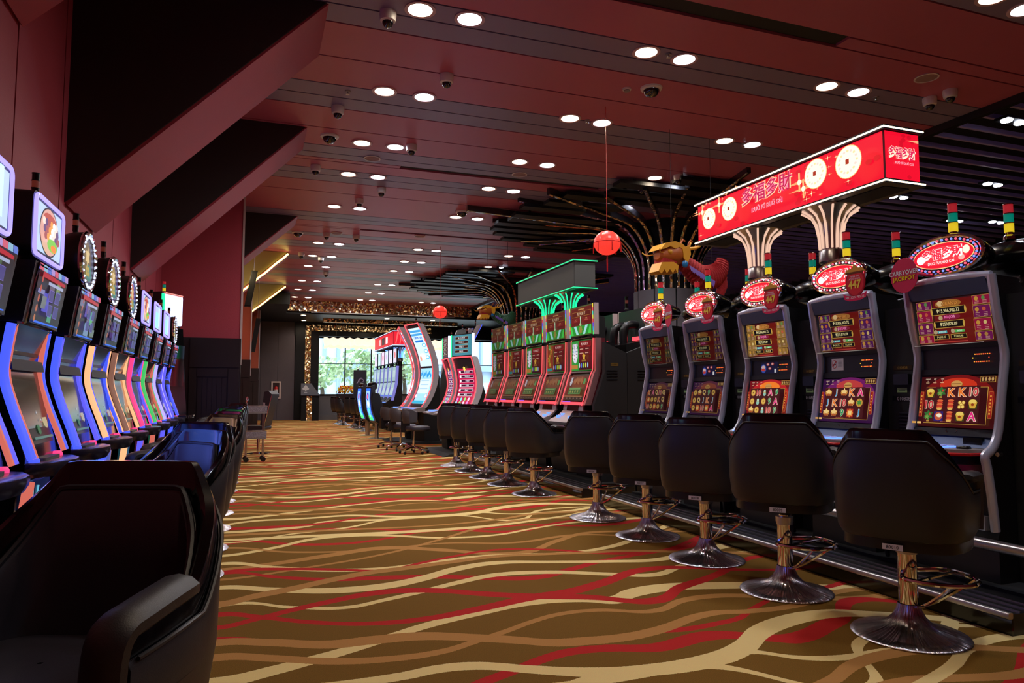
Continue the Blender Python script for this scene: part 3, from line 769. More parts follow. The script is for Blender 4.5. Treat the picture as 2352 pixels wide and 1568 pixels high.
def c_seat():
    b = MB(); rows = []
    for z, k in ((.48, .96), (.50, 1.0), (.57, 1.0), (.60, .96), (.615, .86), (.62, .5), (.621, .02)):
        rows.append([(x * k, (y + .0) * k - .01, z) for x, y in rrect(-.225, .225, -.215, .205, .09, 6)])
    b.grid(rows, closed=True); b.f.append(tuple(range(len(rows[0]) - 1, -1, -1))); b.c.append(None); return b
def c_under():
    return MB().prism([(p.x * .93, p.y * .93) for p in PATH[2:-2]], .435, .482, 'z')
def c_col(): return MB().lathe([(.042, .07), (.042, .40), (.046, .40), (.046, .415), (.03, .415), (.03, .44)], 24)
def c_base(): return MB().lathe([(.001, 0), (.255, 0), (.258, .006), (.252, .013), (.20, .024), (.14, .042), (.10, .062), (.072, .09), (.056, .12), (.048, .15)], 48, cap=False)
def c_foot():
    b = MB()
    b.tube([(.17 * math.cos(q), -.10 - .20 * math.sin(q), .30) for q in [PI * i / 16 for i in range(17)]] + [(-.15, -.06, .30), (-.04, .0, .30), (.04, .0, .30), (.15, -.06, .30)], .0115, 8, closed=True)
    b.tube([(-.165, -.13, .30), (.165, -.13, .30)], .008, 6)
    for sx in (-1, 1): b.tube(cat([(sx * .10, -.25, .30), (sx * .07, -.20, .25), (sx * .03, -.10, .17), (0, -.04, .14)], 3), .008, 6)
    return b
def spun():
    m = mat('spun_chrome', (0.52, 0.47, 0.50, 1), 0.24, 1.0); nt = m.node_tree; b = nt.nodes['Principled BSDF']
    b.inputs['Anisotropic'].default_value = .85
    tg = nt.nodes.new('ShaderNodeTangent'); tg.direction_type = 'RADIAL'; tg.axis = 'Z'; nt.links.new(tg.outputs[0], b.inputs['Tangent'])
    tc = nt.nodes.new('ShaderNodeTexCoord'); sp = nt.nodes.new('ShaderNodeSeparateXYZ'); nt.links.new(tc.outputs['Object'], sp.inputs[0])
    at = nt.nodes.new('ShaderNodeMath'); at.operation = 'ARCTAN2'; nt.links.new(sp.outputs['Y'], at.inputs[0]); nt.links.new(sp.outputs['X'], at.inputs[1])
    n = nt.nodes.new('ShaderNodeTexNoise'); n.noise_dimensions = '1D'; n.inputs['Scale'].default_value = 9; n.inputs['Detail'].default_value = 3; nt.links.new(at.outputs[0], n.inputs['W'])
    bp = nt.nodes.new('ShaderNodeBump'); bp.inputs['Strength'].default_value = .35; bp.inputs['Distance'].default_value = .05; nt.links.new(n.outputs[0], bp.inputs['Height']); nt.links.new(bp.outputs[0], b.inputs['Normal'])
spun()
def c_pip2():
    pts = []
    for i in range(1, len(PATH) - 1):
        p = PATH[i]; t = (PATH[i+1] - PATH[i-1]).normalized(); n = Vector((-t.y, t.x)); z = top_h(p) - .050; u = (z - .47) / .5
        lean = .055 * u * max(0, min(1, (p.y + .1) / .3)); k = 1 - .035 * max(0, u - .45); q = p + n * .011
        pts.append((q.x * k, q.y * k + lean, z))
    return MB().tube(pts, .0045, 6)
def stool(loc, rz, label, group, number=None, raise_=0.0):
    t = thing('stool', label, 'stool', loc, rz, group)
    part('c_base', 'base_plate', c_base, 'spun_chrome', t)
    part('c_col', 'column', c_col, 'chrome', t)
    part('c_foot', 'footrest', c_foot, 'chrome', t, rz=-rz + (R(12) if loc[0] > 1 else 0))
    part('c_collar', 'collar', lambda: MB().lathe([(.047, .385), (.047, .40), (.050, .40), (.050, .43), (.02, .43)], 20, cap=False), 'steel', t)
    up = (0, 0, raise_)
    if raise_: part('c_ext', 'gas_lift', lambda: MB().lathe([(.026, .41), (.026, .53)], 16), 'black_paint', t)
    part('c_under', 'under_frame', c_under, 'black_paint', t, up)
    s = part('c_frame', 'back_frame', c_frame, 'black_gloss', t, up)
    q_ = part('c_outer', 'back_panel', c_outer, 'leather_dark', t, up)
    part('c_pip2', 'piping', c_pip2, 'leather_brown', q_)
    i_ = part('c_inner', 'back_cushion', c_inner, 'leather_pad', t, up)
    part('c_pip', 'piping', c_piping, 'leather_dark', i_)
    for sx in (-1, 1): part('c_arm%d' % sx, 'armrest', lambda: c_arm(sx), 'leather_brown', t, up)
    part('c_seat', 'seat', c_seat, 'leather_pad', t, up)
    if number:
        p = Pr(); p.rect(0, 0, .085, .026, (212, 210, 224)); p.text(number, 0, 0, .015, (30, 30, 40), 0.01)
        f = lambda u, v, l: (-u, .262 + l * LH, .453 + v + raise_)
        p.build('number_tag', f, 'print_ink', t)
    return t
ch_r = [(2.961, 2.60, '80010', 0, 29, 'nearest stool on the right, number tag 80010'), (2.932, 3.40, '80009', .05, 42, 'stool raised highest, number tag 80009'), (2.969, 4.22, '80008', 0, 40, 'stool with number tag 80008, in front of the red reel screen'),
        (3.00, 5.05, '80007', 0, 48, 'stool with number tag 80007'), (3.0, 5.93, '80006', 0, 52, 'stool with number tag 80006, last of the near right row')]
for x, y, nb, up, dr, lab in ch_r:
    stool((x, y, 0), R(90 + dr), 'dark leather ' + lab, 'stools in front of the near right machines', nb, up)
for i, (x, y, dr) in enumerate([(3.02, 7.55, 38), (3.02, 8.45, 62), (3.02, 9.25, 60), (3.03, 10.05, 60), (3.03, 10.85, 60)]):
    stool((x, y, 0), R(90 + dr), ['dark leather stool swivelled towards us before the tiger screens', 'dark leather stool, second of the tiger machine row', 'dark leather stool in the middle of the tiger machine row', 'dark leather stool, fourth of the tiger machine row', 'dark leather stool, farthest of the tiger machine row'][i], 'stools in front of the tiger screen machines')
lch = [(-.375, 1.67, -22), (-.43, 3.29, -56), (-.42, 4.12, -36)] + [(-.40, 4.93 + .81 * k, random.uniform(-62, -38)) for k in range(9)]
for i, (x, y, dr) in enumerate(lch):
    lab = ['black and brown leather stool turned to us, nearest at the lower left', 'black framed stool with blue lit cushion, second on the left', 'black framed stool just behind the blue lit one on the left'][i] if i < 3 else 'black framed leather stool, %s back in the left row' % ordinal(i)
    stool((x, y, 0), R(dr), lab, 'stools in front of the left machines')

# ------------------------------------------------------------------ reel machines of the near right bank (blue grey, silver rails)
RP = [(.03, 1.81), (.065, 1.57), (.10, 1.42), (.105, 1.33), (.07, 1.157), (.03, .95), (-.02, .85), (-.085, .805), (-.075, .752), (-.05, .593), (-.03, .40)]
RPS = cat(RP, 3)
def prof_y(z):
    for a, b_ in zip(RPS, RPS[1:]):
        if b_.y <= z <= a.y: return a.x + (b_.x - a.x) * (a.y - z) / max(1e-6, a.y - b_.y)
    return RPS[0].x if z > RPS[0].y else RPS[-1].x
HWD = .274
def a_cab():
    fr = [(p.x + .055, p.y) for p in RPS]
    return MB().prism(fr + [(.01, .36), (.01, .12), (.30, .12), (.30, 1.75), (.26, 1.80)], -HWD, HWD)
def a_rail(sx):
    pts = [(sx * HWD, p.x + .02, p.y) for p in RPS]
    return MB().tube(pts, .021, 10, ry=.028, up=(1, 0, 0))
def a_cheek(sx):
    P_ = [p for p in RPS if p.y > .90]
    return MB().grid([[(sx * .268, p.x + .012, p.y), (sx * .268, p.x + .06, p.y), (sx * .247, p.x + .06, p.y), (sx * .247, p.x + .048, p.y)] for p in P_], closed=True)
def a_top(): return MB().tube([(-HWD, .05, 1.805), (-.15, .045, 1.82), (0, .043, 1.825), (.15, .045, 1.82), (HWD, .05, 1.805)], .024, 10, ry=.02)
def a_hood(): return MB().prism([(.03, 1.80), (.06, 1.715), (.09, 1.715), (.09, 1.80)], -.25, .25)
def a_band(z0, z1, d=.03): return lambda: MB().prism([(prof_y(z1) + d, z1), (prof_y(z0) + d, z0), (prof_y(z0) + .07, z0), (prof_y(z1) + .07, z1)], -.25, .25)
def a_mid():
    return MB().prism([(prof_y(1.41) + .044, 1.41), (prof_y(1.29) + .044, 1.29), (.17, 1.29), (.17, 1.41)], -.248, .248)
def a_belly():
    return MB().prism([(-.02, .80), (-.005, .60), (.01, .42), (.06, .42), (.06, .80)], -.236, .236)
def a_deck():
    b = MB(); z = .835
    pts = [(-.238, .045), (-.25, -.02), (-.235, -.13), (-.17, -.19), (.17, -.19), (.235, -.13), (.25, -.02), (.238, .045)]
    return b.prism([(x, y) for x, y in pts], .818, .838, 'z')
def a_deckrim():
    pts = [(-.25, -.02), (-.237, -.135), (-.17, -.197), (.17, -.197), (.237, -.135), (.25, -.02)]
    return MB().tube([(x, y, .812) for x, y in pts], .009, 6)
def a_deckbase():
    pts = [(-.235, .045), (-.235, -.02), (-.215, -.115), (-.15, -.165), (.15, -.165), (.215, -.115), (.235, -.02), (.235, .045)]
    return MB().prism(pts, .755, .815, 'z')
def gem(x, y, w_, h_, z0=.838, z1=.846): return lambda: MB().rbox(x - w_/2, x + w_/2, y - h_/2, y + h_/2, z0, z1, .008, 'z', 2)
def a_tray(): return MB().tube([(x, -.06 - .05 * math.cos(x / .12 * PI / 2), .66 + .035 * math.cos(x / .12 * PI / 2)) for x in [-.12 + .02 * i for i in range(13)]], .012, 6)
def a_traydish(): return MB().lathe([(.001, .0), (.10, .0), (.13, .03), (.135, .035)], 24, c=(0, -.03, .62), cap=False)
def a_div():
    return MB().box(-.125, .125, .16, .24, .12, 1.70)
def tower(parent, x, y, z, s=1.0, dim=False, tilt=0):
    r = .026 * s; h = .052 * s
    base = part('tw_base%g' % s, 'tower_light', lambda: MB().lathe([(.001, 0), (r * 1.35, 0), (r * 1.3, .018 * s), (r * .8, .03 * s), (r * .8, .045 * s), (.001, .045 * s)], 16, cap=False), 'chrome' if not dim else 'black_paint', parent, (x, y, z))
    zz = .045 * s
    for i, k in enumerate(('tower_yellow', 'tower_green', 'tower_red') if not dim else ('black_gloss', 'tower_dim', 'black_gloss')):
        part('tw_seg%g' % s, 'lamp_segment', lambda: MB().lathe([(.001, 0), (r, 0), (r, h), (.001, h)], 16, cap=False), k, base, (0, 0, zz + i * (h + .006 * s)))
        part('tw_ring%g' % s, 'ring', lambda: MB().lathe([(.001, 0), (r * 1.1, 0), (r * 1.1, .006 * s), (.001, .006 * s)], 16, cap=False), 'chrome' if not dim else 'black_paint', base, (0, 0, zz + i * (h + .006 * s) + h))
    return base

def oval(rx, rz, n=32, c=(0, 0)): return [(c[0] + rx * math.cos(2*PI*i/n), c[1] + rz * math.sin(2*PI*i/n)) for i in range(n)]
def a_topper(parent, look='red'):
    Z0 = 1.962
    def house():
        b = MB(); rows = []
        for y, k in ((.30, .25), (.27, .62), (.16, .86), (.09, .98), (.055, 1.0), (.04, .97), (.036, .93)):
            rows.append([(x * k, y, Z0 + z * k) for x, z in oval(.245, .118, 36)])
        b.grid(rows, closed=True); b.f.append(tuple(range(36))); b.f.append(tuple(6 * 36 + k for k in range(35, -1, -1))); b.c += [None] * 2; return b
    h = part('to_house', 'topper_housing', house, 'black_gloss', parent)
    part('to_rim', 'chrome_rim', lambda: MB().tube([(x, .045, Z0 + z) for x, z in oval(.238, .112, 40)], .013, 8, closed=True), 'chrome', h)
    part('to_neck', 'neck', lambda: MB().lathe([(.05, 0), (.045, .03), (.05, .07)], 16, c=(0, .12, 1.80)), 'black_paint', parent)
    def bulbs(k, m_):
        b = MB()
        for i in range(k, 44, m_):
            q = 2*PI*i/44; b.sphere((.215 * math.cos(q), .030, Z0 + .092 * math.sin(q)), .0075, n=8, m=4)
        return b
    o = part('to_bulbA' + look, 'bulb_ring', lambda: bulbs(0, 2), 'bulb_red', parent); o['kind'] = 'stuff'
    o = part('to_bulbB' + look, 'bulb_ring', lambda: bulbs(1, 2), 'bulb_blue' if look == 'blue' else 'bulb_white', parent); o['kind'] = 'stuff'
    p = Pr()
    p.poly(oval(.200, .078), (255, 190, 130)); p.poly(oval(.194, .073), (214, 22, 44)); p.poly(oval(.165, .055), (240, 50, 62))
    p.ell(-.145, -.008, .028, .026, (255, 250, 250)); p.ell(.15, .012, .022, .024, (255, 236, 200)); p.ell(.12, -.03, .02, .016, (255, 160, 150))
    p.outl('多福多財', 0, .012, .066, (236, 40, 66), (255, 246, 240), .27, .035)
    p.text('DUO FU DUO CAI', -.01, -.040, .016, (255, 240, 235), .01, .17)
    p.build('sign_face', plane_map((0, .034, Z0)), 'screen_hot', parent)
    tower(parent, 0, .13, Z0 + .105)

GOLD = (214, 168, 72); PALE = (250, 236, 170); DG = (120, 84, 30)
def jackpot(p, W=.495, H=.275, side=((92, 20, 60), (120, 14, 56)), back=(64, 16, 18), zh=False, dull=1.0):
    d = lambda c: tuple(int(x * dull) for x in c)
    p.rect(0, 0, W, H, d(back))
    p.rect(0, 0, W * .52, H * .96, d((110, 14, 16)))
    # side pay cells
    for sx in (-1, 1):
        for r_ in range(4):
            hh = (.052, .07, .07, .05)[r_]; y = (.108, .042, -.033, -.098)[r_]; x = sx * W * .385
            p.frame(x, y, W * .21, hh, .0018, d(GOLD), d(side[(r_ + (sx > 0)) % 2]))
            p.ell(x - W * .055, y + hh * .16, .012, .013, d((206, 150, 60)), 10); p.ell(x + W * .03, y + hh * .16, .011, .012, d(((96, 140, 70), (200, 90, 60), (220, 190, 120), (180, 130, 60))[r_]), 8)
            for q in range(3): p.rect(x - W * .05, y - hh * .12 - q * hh * .13, W * .05, .0022, d((220, 170, 150))); p.rect(x + W * .045, y - hh * .12 - q * hh * .13, W * .05, .0022, d((220, 170, 150)), same=True)
    def bar(y, w_, h_, t):
        p.frame(0, y, w_ + .012, h_ + .012, .003, d(GOLD), d((60, 34, 12))); p.rect(0, y, w_, h_, d((16, 8, 6)))
        for sx in (-1, 1): p.ell(sx * (w_/2 + .006), y, .007, h_ * .6, d(GOLD), 10)
        p.text(t, 0, y, h_ * .74, d(PALE), .012, w_ * .95, sx=.8)
    p.ell(0, .108, .085, .024, d((170, 108, 44)), 16); p.ell(-.05, .112, .02, .017, d((230, 190, 130)), 10)
    p.outl('GRAND' if not zh else '多財巨獎', .012, .108, .022, d((216, 140, 60)), d((90, 30, 14)), .1, .03)
    bar(.066, .205, .034, '₱15,906,902.72')
    p.ell(0, .027, .075, .018, d((140, 26, 60)), 16); p.ell(-.052, .026, .014, .014, d((200, 170, 120)), 10)
    p.outl('MAJOR' if not zh else '多財大獎', .008, .027, .020, d((240, 80, 160)), d((255, 200, 220)), .09, .02)
    bar(-.014, .175, .032, '₱259,878.89')
    for sx, c, t, n in ((-1, (60, 180, 190), '₱4,502.35', 'MINOR'), (1, (90, 190, 90), '₱2,605.48', 'MINI')):
        x = sx * .057
        p.rect(x + .008, -.058, .062, .016, d(c)); p.ell(x - .034, -.056, .013, .013, d((190, 170, 130)), 8); p.text(n, x + .01, -.058, .010, d((230, 255, 240)), .01, .05)
        p.frame(x, -.088, .100, .028, .0025, d(GOLD), d((20, 10, 6))); p.text(t, x, -.088, .015, d((232, 214, 140)), .01, .085, sx=.8)
    p.rect(0, -.118, W * .45, .006, d((190, 60, 50))); p.rect(-.02, -.132, W * .9, .003, d((190, 180, 170)))
def symbol(p, k, x, y, s, dull=1.0):
    d = lambda c: tuple(int(q * dull) for q in c)
    CC = {'J': (36, 150, 210), 'K': (240, 120, 40), 'A': (232, 40, 130), '9': (30, 150, 90), 'T': (200, 50, 60), 'Q': (240, 190, 80)}
    if k in CC:
        p.outl('10' if k == 'T' else k, x, y, s * 1.55, d(CC[k]), d((250, 225, 190)), s * 1.75, .05)
    elif k == 'c':
        p.ell(x, y, s * .85, s * .85, d((150, 90, 30)), 14); p.ell(x, y, s * .7, s * .7, d((226, 180, 84)), 14); p.rect(x, y, s * .35, s * .35, d((110, 60, 20)))
    elif k == 'g':
        p.ell(x, y, s * .85, s * .85, d((200, 150, 60)), 14); p.star(x, y, s * .75, d((70, 140, 60)), 6)
    elif k == 'p':
        p.rect(x, y - s * .1, s * 1.6, s * 1.5, d((60, 60, 20))); p.poly([(x - s * .8, y + s * .35), (x + s * .8, y + s * .35), (x + s * .45, y - s * .75), (x - s * .45, y - s * .75)], d((220, 170, 60))); p.ell(x, y + s * .45, s * .7, s * .35, d((240, 206, 100)), 10); p.ell(x, y - s * .1, s * .3, s * .25, d((150, 60, 20)), 8)
    elif k == 't':
        p.star(x, y + s * .2, s, d((50, 110, 50)), 6, .6); p.star(x - s*.2, y - s * .1, s * .6, d((120, 160, 70)), 5); p.ell(x + s * .3, y + s * .4, s * .22, s * .22, d((210, 60, 50)), 8); p.rect(x, y - s * .8, s * .5, s * .3, d((190, 140, 60)))
    elif k == 'r':
        for q in range(5): p.ell(x, y + s * (.7 - q * .33), s * .6, s * .2, d((200, 60, 40) if q % 2 else (230, 110, 60)), 10)
        p.ell(x, y - s * .8, s * .5, s * .22, d((230, 180, 90)), 8)
    elif k == 's':
        p.ell(x, y, s * .9, s * .65, d((206, 140, 60)), 12); p.star(x, y + s * .1, s * .95, d((244, 206, 130)), 5, .5); p.ell(x, y - s * .4, s * .7, s * .25, d((180, 90, 40)), 8)
    elif k == 'o':
        for a, b_ in ((-.35, .3), (.35, .3), (0, -.1), (-.3, -.5), (.35, -.45)): p.ell(x + s * a, y + s * b_, s * .36, s * .36, d((170, 120, 40)), 8); p.ell(x + s * a, y + s * b_, s * .26, s * .26, d((250, 214, 110)), 8)
    elif k == 'b':
        p.rect(x, y, s * 1.7, s * 1.7, d((170, 40, 30))); p.star(x, y, s * .95, d((230, 130, 50)), 8, .7); p.rect(x, y, s * .9, s * .8, d((244, 206, 130)))
    elif k == 'h':
        p.rect(x, y, s * 1.75, s * 1.75, d((44, 34, 110))); p.ell(x, y, s * .75, s * .75, d((200, 90, 60)), 12); p.ell(x + s*.15, y + s*.15, s * .5, s * .35, d((250, 240, 210)), 10)
    elif k == 'v':
        p.ell(x, y - s * .35, s * .5, s * .5, d((150, 200, 180)), 10); p.ell(x, y + s * .3, s * .38, s * .38, d((190, 224, 200)), 10); p.rect(x, y + s * .05, s * .9, s * .16, d((210, 170, 90)))
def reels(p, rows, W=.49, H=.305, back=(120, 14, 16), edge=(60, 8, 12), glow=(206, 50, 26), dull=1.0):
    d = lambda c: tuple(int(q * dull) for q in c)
    p.rect(0, 0, W, H, d(edge)); p.ell(0, .02, W * .47, H * .47, d(back), 24); p.ell(0, H * .33, W * .24, H * .14, d(glow), 20)
    for q, t in enumerate(('CREDIT', 'BET', 'WIN')):
        p.text(t, -.20 + q * .05, H * .45, .007, d((240, 210, 180)), .01); p.text('0', -.20 + q * .05, H * .41, .006, d((240, 210, 180)), .01); p.rect(-.20 + q * .05, H * .375, .022, .003, d((240, 200, 150)))
    p.frame(.185, H * .43, .09, .034, .002, d(GOLD), d((60, 20, 16)))
    for q in range(4): p.ell(.155 + q * .02, H * .43, .007, .012, d((190, 150, 90)), 8)
    p.ell(0, H * .325, .038, .022, d((150, 90, 34)), 14); p.ell(0, H * .345, .036, .02, d((206, 150, 80)), 14); p.rect(0, H * .345, .06, .004, d((90, 50, 20)))
    p.frame(0, -.024, W * .80, H * .72, .0022, d(GOLD), d((54, 10, 14)))
    for sx in (-1, 1):
        p.frame(sx * W * .45, -.02, .022, H * .5, .0015, d((220, 130, 60)), d((150, 30, 24)))
        for q in range(6): p.rect(sx * W * .45, .03 - q * .02, .009, .010, d((230, 150, 60)))
    cw = W * .78 / 5; rh = H * .70 / 3
    for c in range(5):
        x = (c - 2) * cw; p.rect(x, -.024, cw * .95, H * .70, d((70, 18, 22)))
        for r_ in range(3):
            symbol(p, rows[r_][c], x, -.024 + (1 - r_) * rh, rh * .47, dull)
    p.rect(-.21, -H * .46, .028, .012, d((220, 160, 80))); p.rect(-.175, -H * .46, .026, .012, d((240, 190, 110)))
    p.text('DUO FU DUO CAI', 0, -H * .43, .006, d((220, 120, 80)), .01)

def label_strip(parent, num):
    def f_(u, v, l): return (HWD + .125 + u, .158 - l * LH, v)
    p = Pr()
    p.rect(0, 1.31, .14, .030, (52, 38, 16)); p.text(num, 0, 1.31, .018, (150, 120, 50), .01)
    p.build('asset_label', f_, 'print_ink', parent); p = Pr()
    p.rect(-.01, 1.165, .075, .030, (150, 190, 130)); p.rect(-.01, 1.165, .05, .006, (70, 96, 70))
    p.build('asset_label', f_, 'print_ink', parent); p = Pr()
    p.rect(.0, 1.11, .17, .034, (10, 10, 12)); p.text(num, .0, 1.11, .024, (170, 170, 178), .01)
    p.build('asset_label', f_, 'print_ink', parent)
def machine_a(y, idx, rows, look, label, side, back=None, zh=False, du=.95, dr=1.0, mid='none', rear=False, redge=None):
    t = thing('slot_machine', label, 'slot machine', (3.80, y, 0), R(-90), 'reel machines of the near right bank')
    part('a_cab', 'cabinet', a_cab, 'black_paint', t)
    for sx in (-1, 1):
        part('a_rail%d' % sx, 'side_rail', lambda: a_rail(sx), 'silver_rail', t); part('a_cheek%d' % sx, 'side_cheek', lambda: a_cheek(sx), 'blue_grey', t)
    part('a_top', 'top_bar', a_top, 'silver_rail', t); part('a_hood', 'top_hood', a_hood, 'blue_grey', t)
    part('a_band1', 'bezel_band', a_band(1.41, 1.44), 'gunmetal', t); part('a_band2', 'bezel_band', a_band(1.255, 1.29), 'gunmetal', t)
    part('a_mid', 'middle_panel', a_mid, 'black_paint', t)
    lb = part('a_band3', 'lower_bezel', a_band(.90, .94, .02), 'gunmetal', t)
    part('a_logo', 'bezel_emblem', lambda: MB().tube([(.035 * math.cos(q), .04 - .0, .925 + .012 * math.sin(q)) for q in [R(150 + 24 * i) for i in range(11)]], .003, 6), 'chrome', t)
    part('a_sill', 'service_panel', a_band(.84, .90, .035), 'blue_grey', t)
    part('a_slot', 'bill_slot', lambda: MB().rbox(.09, .20, prof_y(.87) + .020, prof_y(.87) + .05, .845, .895, .006, 'y', 2), 'black_gloss', t)
    # screens
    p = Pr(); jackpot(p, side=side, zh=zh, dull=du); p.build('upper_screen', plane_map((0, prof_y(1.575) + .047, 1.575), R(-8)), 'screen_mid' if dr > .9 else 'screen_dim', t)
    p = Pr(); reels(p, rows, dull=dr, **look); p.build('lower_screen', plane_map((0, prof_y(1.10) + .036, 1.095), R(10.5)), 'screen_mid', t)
    # dot matrix and stickers
    p = Pr(); cx = .135
    for r_ in (0, 1):
        for q in range(8): p.rect(cx - .045 + q * .013, 1.372 - r_ * .044, .008, .006, (255, 96 if q % 3 else 150, 50))
    p.rect(cx - .05, 1.35, .006, .006, (255, 200, 60)); p.rect(cx + .047, 1.35, .006, .006, (255, 80, 50))
    p.build('dot_display', lambda u, v, l: (u, .146 + (v - 1.41) * (prof_y(1.41) - prof_y(1.29)) / .12 + prof_y(1.41) - .102 - .0015 - l * LH, v), 'screen_hot', t)
    if mid == 'nosmoke':
        p = Pr(); p.rect(-.13, 1.35, .11, .085, (214, 210, 216)); p.ell(-.157, 1.352, .024, .030, (190, 40, 50), 20); p.ell(-.157, 1.352, .020, .026, (214, 210, 216), 20)
        p.rect(-.158, 1.350, .03, .007, (60, 60, 70)); p.poly([(-.176, 1.334), (-.171, 1.330), (-.139, 1.370), (-.144, 1.374)], (190, 40, 50))
        for q in range(5): p.rect(-.102, 1.374 - q * .009, .036, .0028, (120, 120, 130))
        p.build('no_smoking_sticker', lambda u, v, l: (u, .146 + (v - 1.41) * (prof_y(1.41) - prof_y(1.29)) / .12 + prof_y(1.41) - .102 - .0015 - l * LH, v), 'print_ink', t)
    if mid == 'party':
        p = Pr(); p.rect(-.03, 1.35, .20, .09, (20, 20, 60))
        p.ell(-.10, 1.345, .032, .036, (60, 90, 190), 12); p.ell(-.10, 1.355, .024, .016, (240, 200, 200), 10); p.ell(-.10, 1.335, .026, .012, (220, 70, 60), 10)
        for q, (a, b_) in enumerate(((-.045, 1.378), (.01, 1.38), (-.02, 1.345))): p.ell(a, b_, .018, .012, (210, 80, 60), 10); p.ell(a, b_, .012, .006, (240, 190, 190), 8)
        p.rect(.045, 1.325, .02, .03, (240, 240, 245))
        p.build('promo_sticker', lambda u, v, l: (u, .146 + (v - 1.41) * (prof_y(1.41) - prof_y(1.29)) / .12 + prof_y(1.41) - .102 - .0015 - l * LH, v), 'screen_dim', t)
    # deck
    dk = part('a_deck', 'button_deck', a_deck, 'deck_grey', t); part('a_deckrim', 'deck_trim', a_deckrim, 'red_paint', t); part('a_deckbase', 'deck_base', a_deckbase, 'gunmetal', t)
    for i in range(5):
        for j in range(2):
            x, yy = -.16 + i * .052, -.035 - j * .06
            part('a_btn%d%d' % (i, j), 'play_button', gem(x, yy, .046, .048), 'key_blue', dk); part('a_btc%d%d' % (i, j), 'button_cap', gem(x, yy, .034, .034, .846, .850), 'label_white', dk)
    part('a_spin', 'spin_button', lambda: MB().lathe([(.001, .014), (.032, .014), (.037, .008), (.037, 0)], 20, c=(.165, -.08, .838), cap=False), 'black_gloss', dk)
    part('a_belly', 'belly_door', a_belly, 'gunmetal', t)
    part('a_foot', 'kick_plate', lambda: MB().box(-.24, .24, -.045, .0, .40, .475), 'silver_rail', t)
    part('a_tray', 'tray_glow', a_tray, 'led_pink', t); part('a_dish', 'coin_tray', a_traydish, 'gunmetal', t)
    part('a_lock', 'door_lock', lambda: MB().lathe([(.001, 0), (.012, 0), (.012, .03), (.001, .03)], 12, c=(HWD + .03, -.01, .815), cap=False, ax='y'), 'chrome', t)
    # divider beside the cabinet with labels
    dv = part('a_div', 'divider_panel', a_div, 'black_matte', t, (HWD + .127, 0, 0))
    label_strip(t, '010%d' % (809 - idx))
    part('a_reader', 'card_reader', lambda: MB().rbox(HWD + .075, HWD + .185, .13, .16, 1.20, 1.27, .006, 'y', 2), 'gunmetal', t)
    part('a_hatch', 'vent_louvre', lambda: [None, ][0] or vents(), 'gunmetal', t)
    a_topper(t, 'blue' if idx == 0 else 'red')
    return t
def vents():
    b = MB()
    for k in range(8): b.box(HWD + .09, HWD + .16, .148, .16, .86 + k * .022, .868 + k * .022)
    return b
MROWS = [
 (['ptKKT', 'TrrOp', 'thrpA'], dict(), ((112, 18, 80), (150, 16, 60))),
 (['sJsKA', 'JKTsg', 'ss9bJ'], dict(back=(110, 24, 96), edge=(50, 12, 60), glow=(190, 60, 60)), ((84, 22, 84), (70, 24, 90))),
 (['cTvA9', 'cvc9A', 'scvT9'], dict(back=(190, 30, 36), edge=(120, 14, 24), glow=(250, 130, 40)), ((150, 110, 50), (130, 96, 46))),
 (['csQ9c', 'cQJKJ', 'cbTbA'], dict(back=(104, 40, 66), edge=(58, 18, 60), glow=(150, 70, 50)), ((84, 26, 60), (72, 24, 66))),
 (['KAQTQ', 'bccKQ', 'Tcbc9'], dict(back=(86, 36, 66), edge=(46, 18, 66), glow=(130, 70, 50)), ((74, 30, 50), (70, 80, 50))),
]
AL = ['nearest grey reel machine at the right edge, red screen under the big oval topper', 'reel machine with white no smoking sticker and purple reel screen', 'reel machine with bright red screen and gold jackpot board, middle of the near right bank',
      'reel machine with dim purple screen and party stickers, fourth in the near right bank', 'dimmest reel machine at the far end of the near right bank']
for i in range(5):
    rows, look, side = MROWS[i]
    rows = [r_.replace('O', 'o') for r_ in rows]
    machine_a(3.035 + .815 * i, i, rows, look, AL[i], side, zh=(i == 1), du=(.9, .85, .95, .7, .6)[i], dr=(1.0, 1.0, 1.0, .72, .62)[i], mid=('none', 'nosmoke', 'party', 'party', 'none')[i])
# backs of the machines on the other side of the bank
def rear_a(y, lab):
    t = thing('slot_machine', lab, 'slot machine', (4.53, y, 0), R(90), 'machines on the back of the near right bank')
    part('a_cab', 'cabinet', a_cab, 'black_paint', t)
    for sx in (-1, 1): part('a_rail%d' % sx, 'side_rail', lambda: a_rail(sx), 'silver_rail', t)
    part('a_top', 'top_bar', a_top, 'silver_rail', t); part('a_mid', 'middle_panel', a_mid, 'black_paint', t)
    p = Pr(); jackpot(p); p.build('upper_screen', plane_map((0, prof_y(1.575) + .047, 1.575), R(-8)), 'screen_dim', t)
    dk = part('a_deck', 'button_deck', a_deck, 'deck_grey', t); part('a_deckbase', 'deck_base', a_deckbase, 'gunmetal', t)
    Z0 = 1.962
    def house():
        b = MB(); rows_ = []
        for y_, k in ((.36, .3), (.34, .7), (.26, .9), (.16, .98), (.09, 1.0), (.05, .95)):
            rows_.append([(x * k, y_, Z0 + z * k) for x, z in oval(.245, .118, 30)])
        b.grid(rows_, closed=True); b.f.append(tuple(range(30))); b.f.append(tuple(5 * 30 + k for k in range(29, -1, -1))); b.c += [None] * 2; return b
    part('rear_house', 'topper_housing', house, 'black_gloss', t); part('to_neck', 'neck', None if 0 else (lambda: MB().lathe([(.05, 0), (.045, .03), (.05, .07)], 16, c=(0, .12, 1.80))), 'black_paint', t)
    tower(t, 0, .27, Z0 + .105)
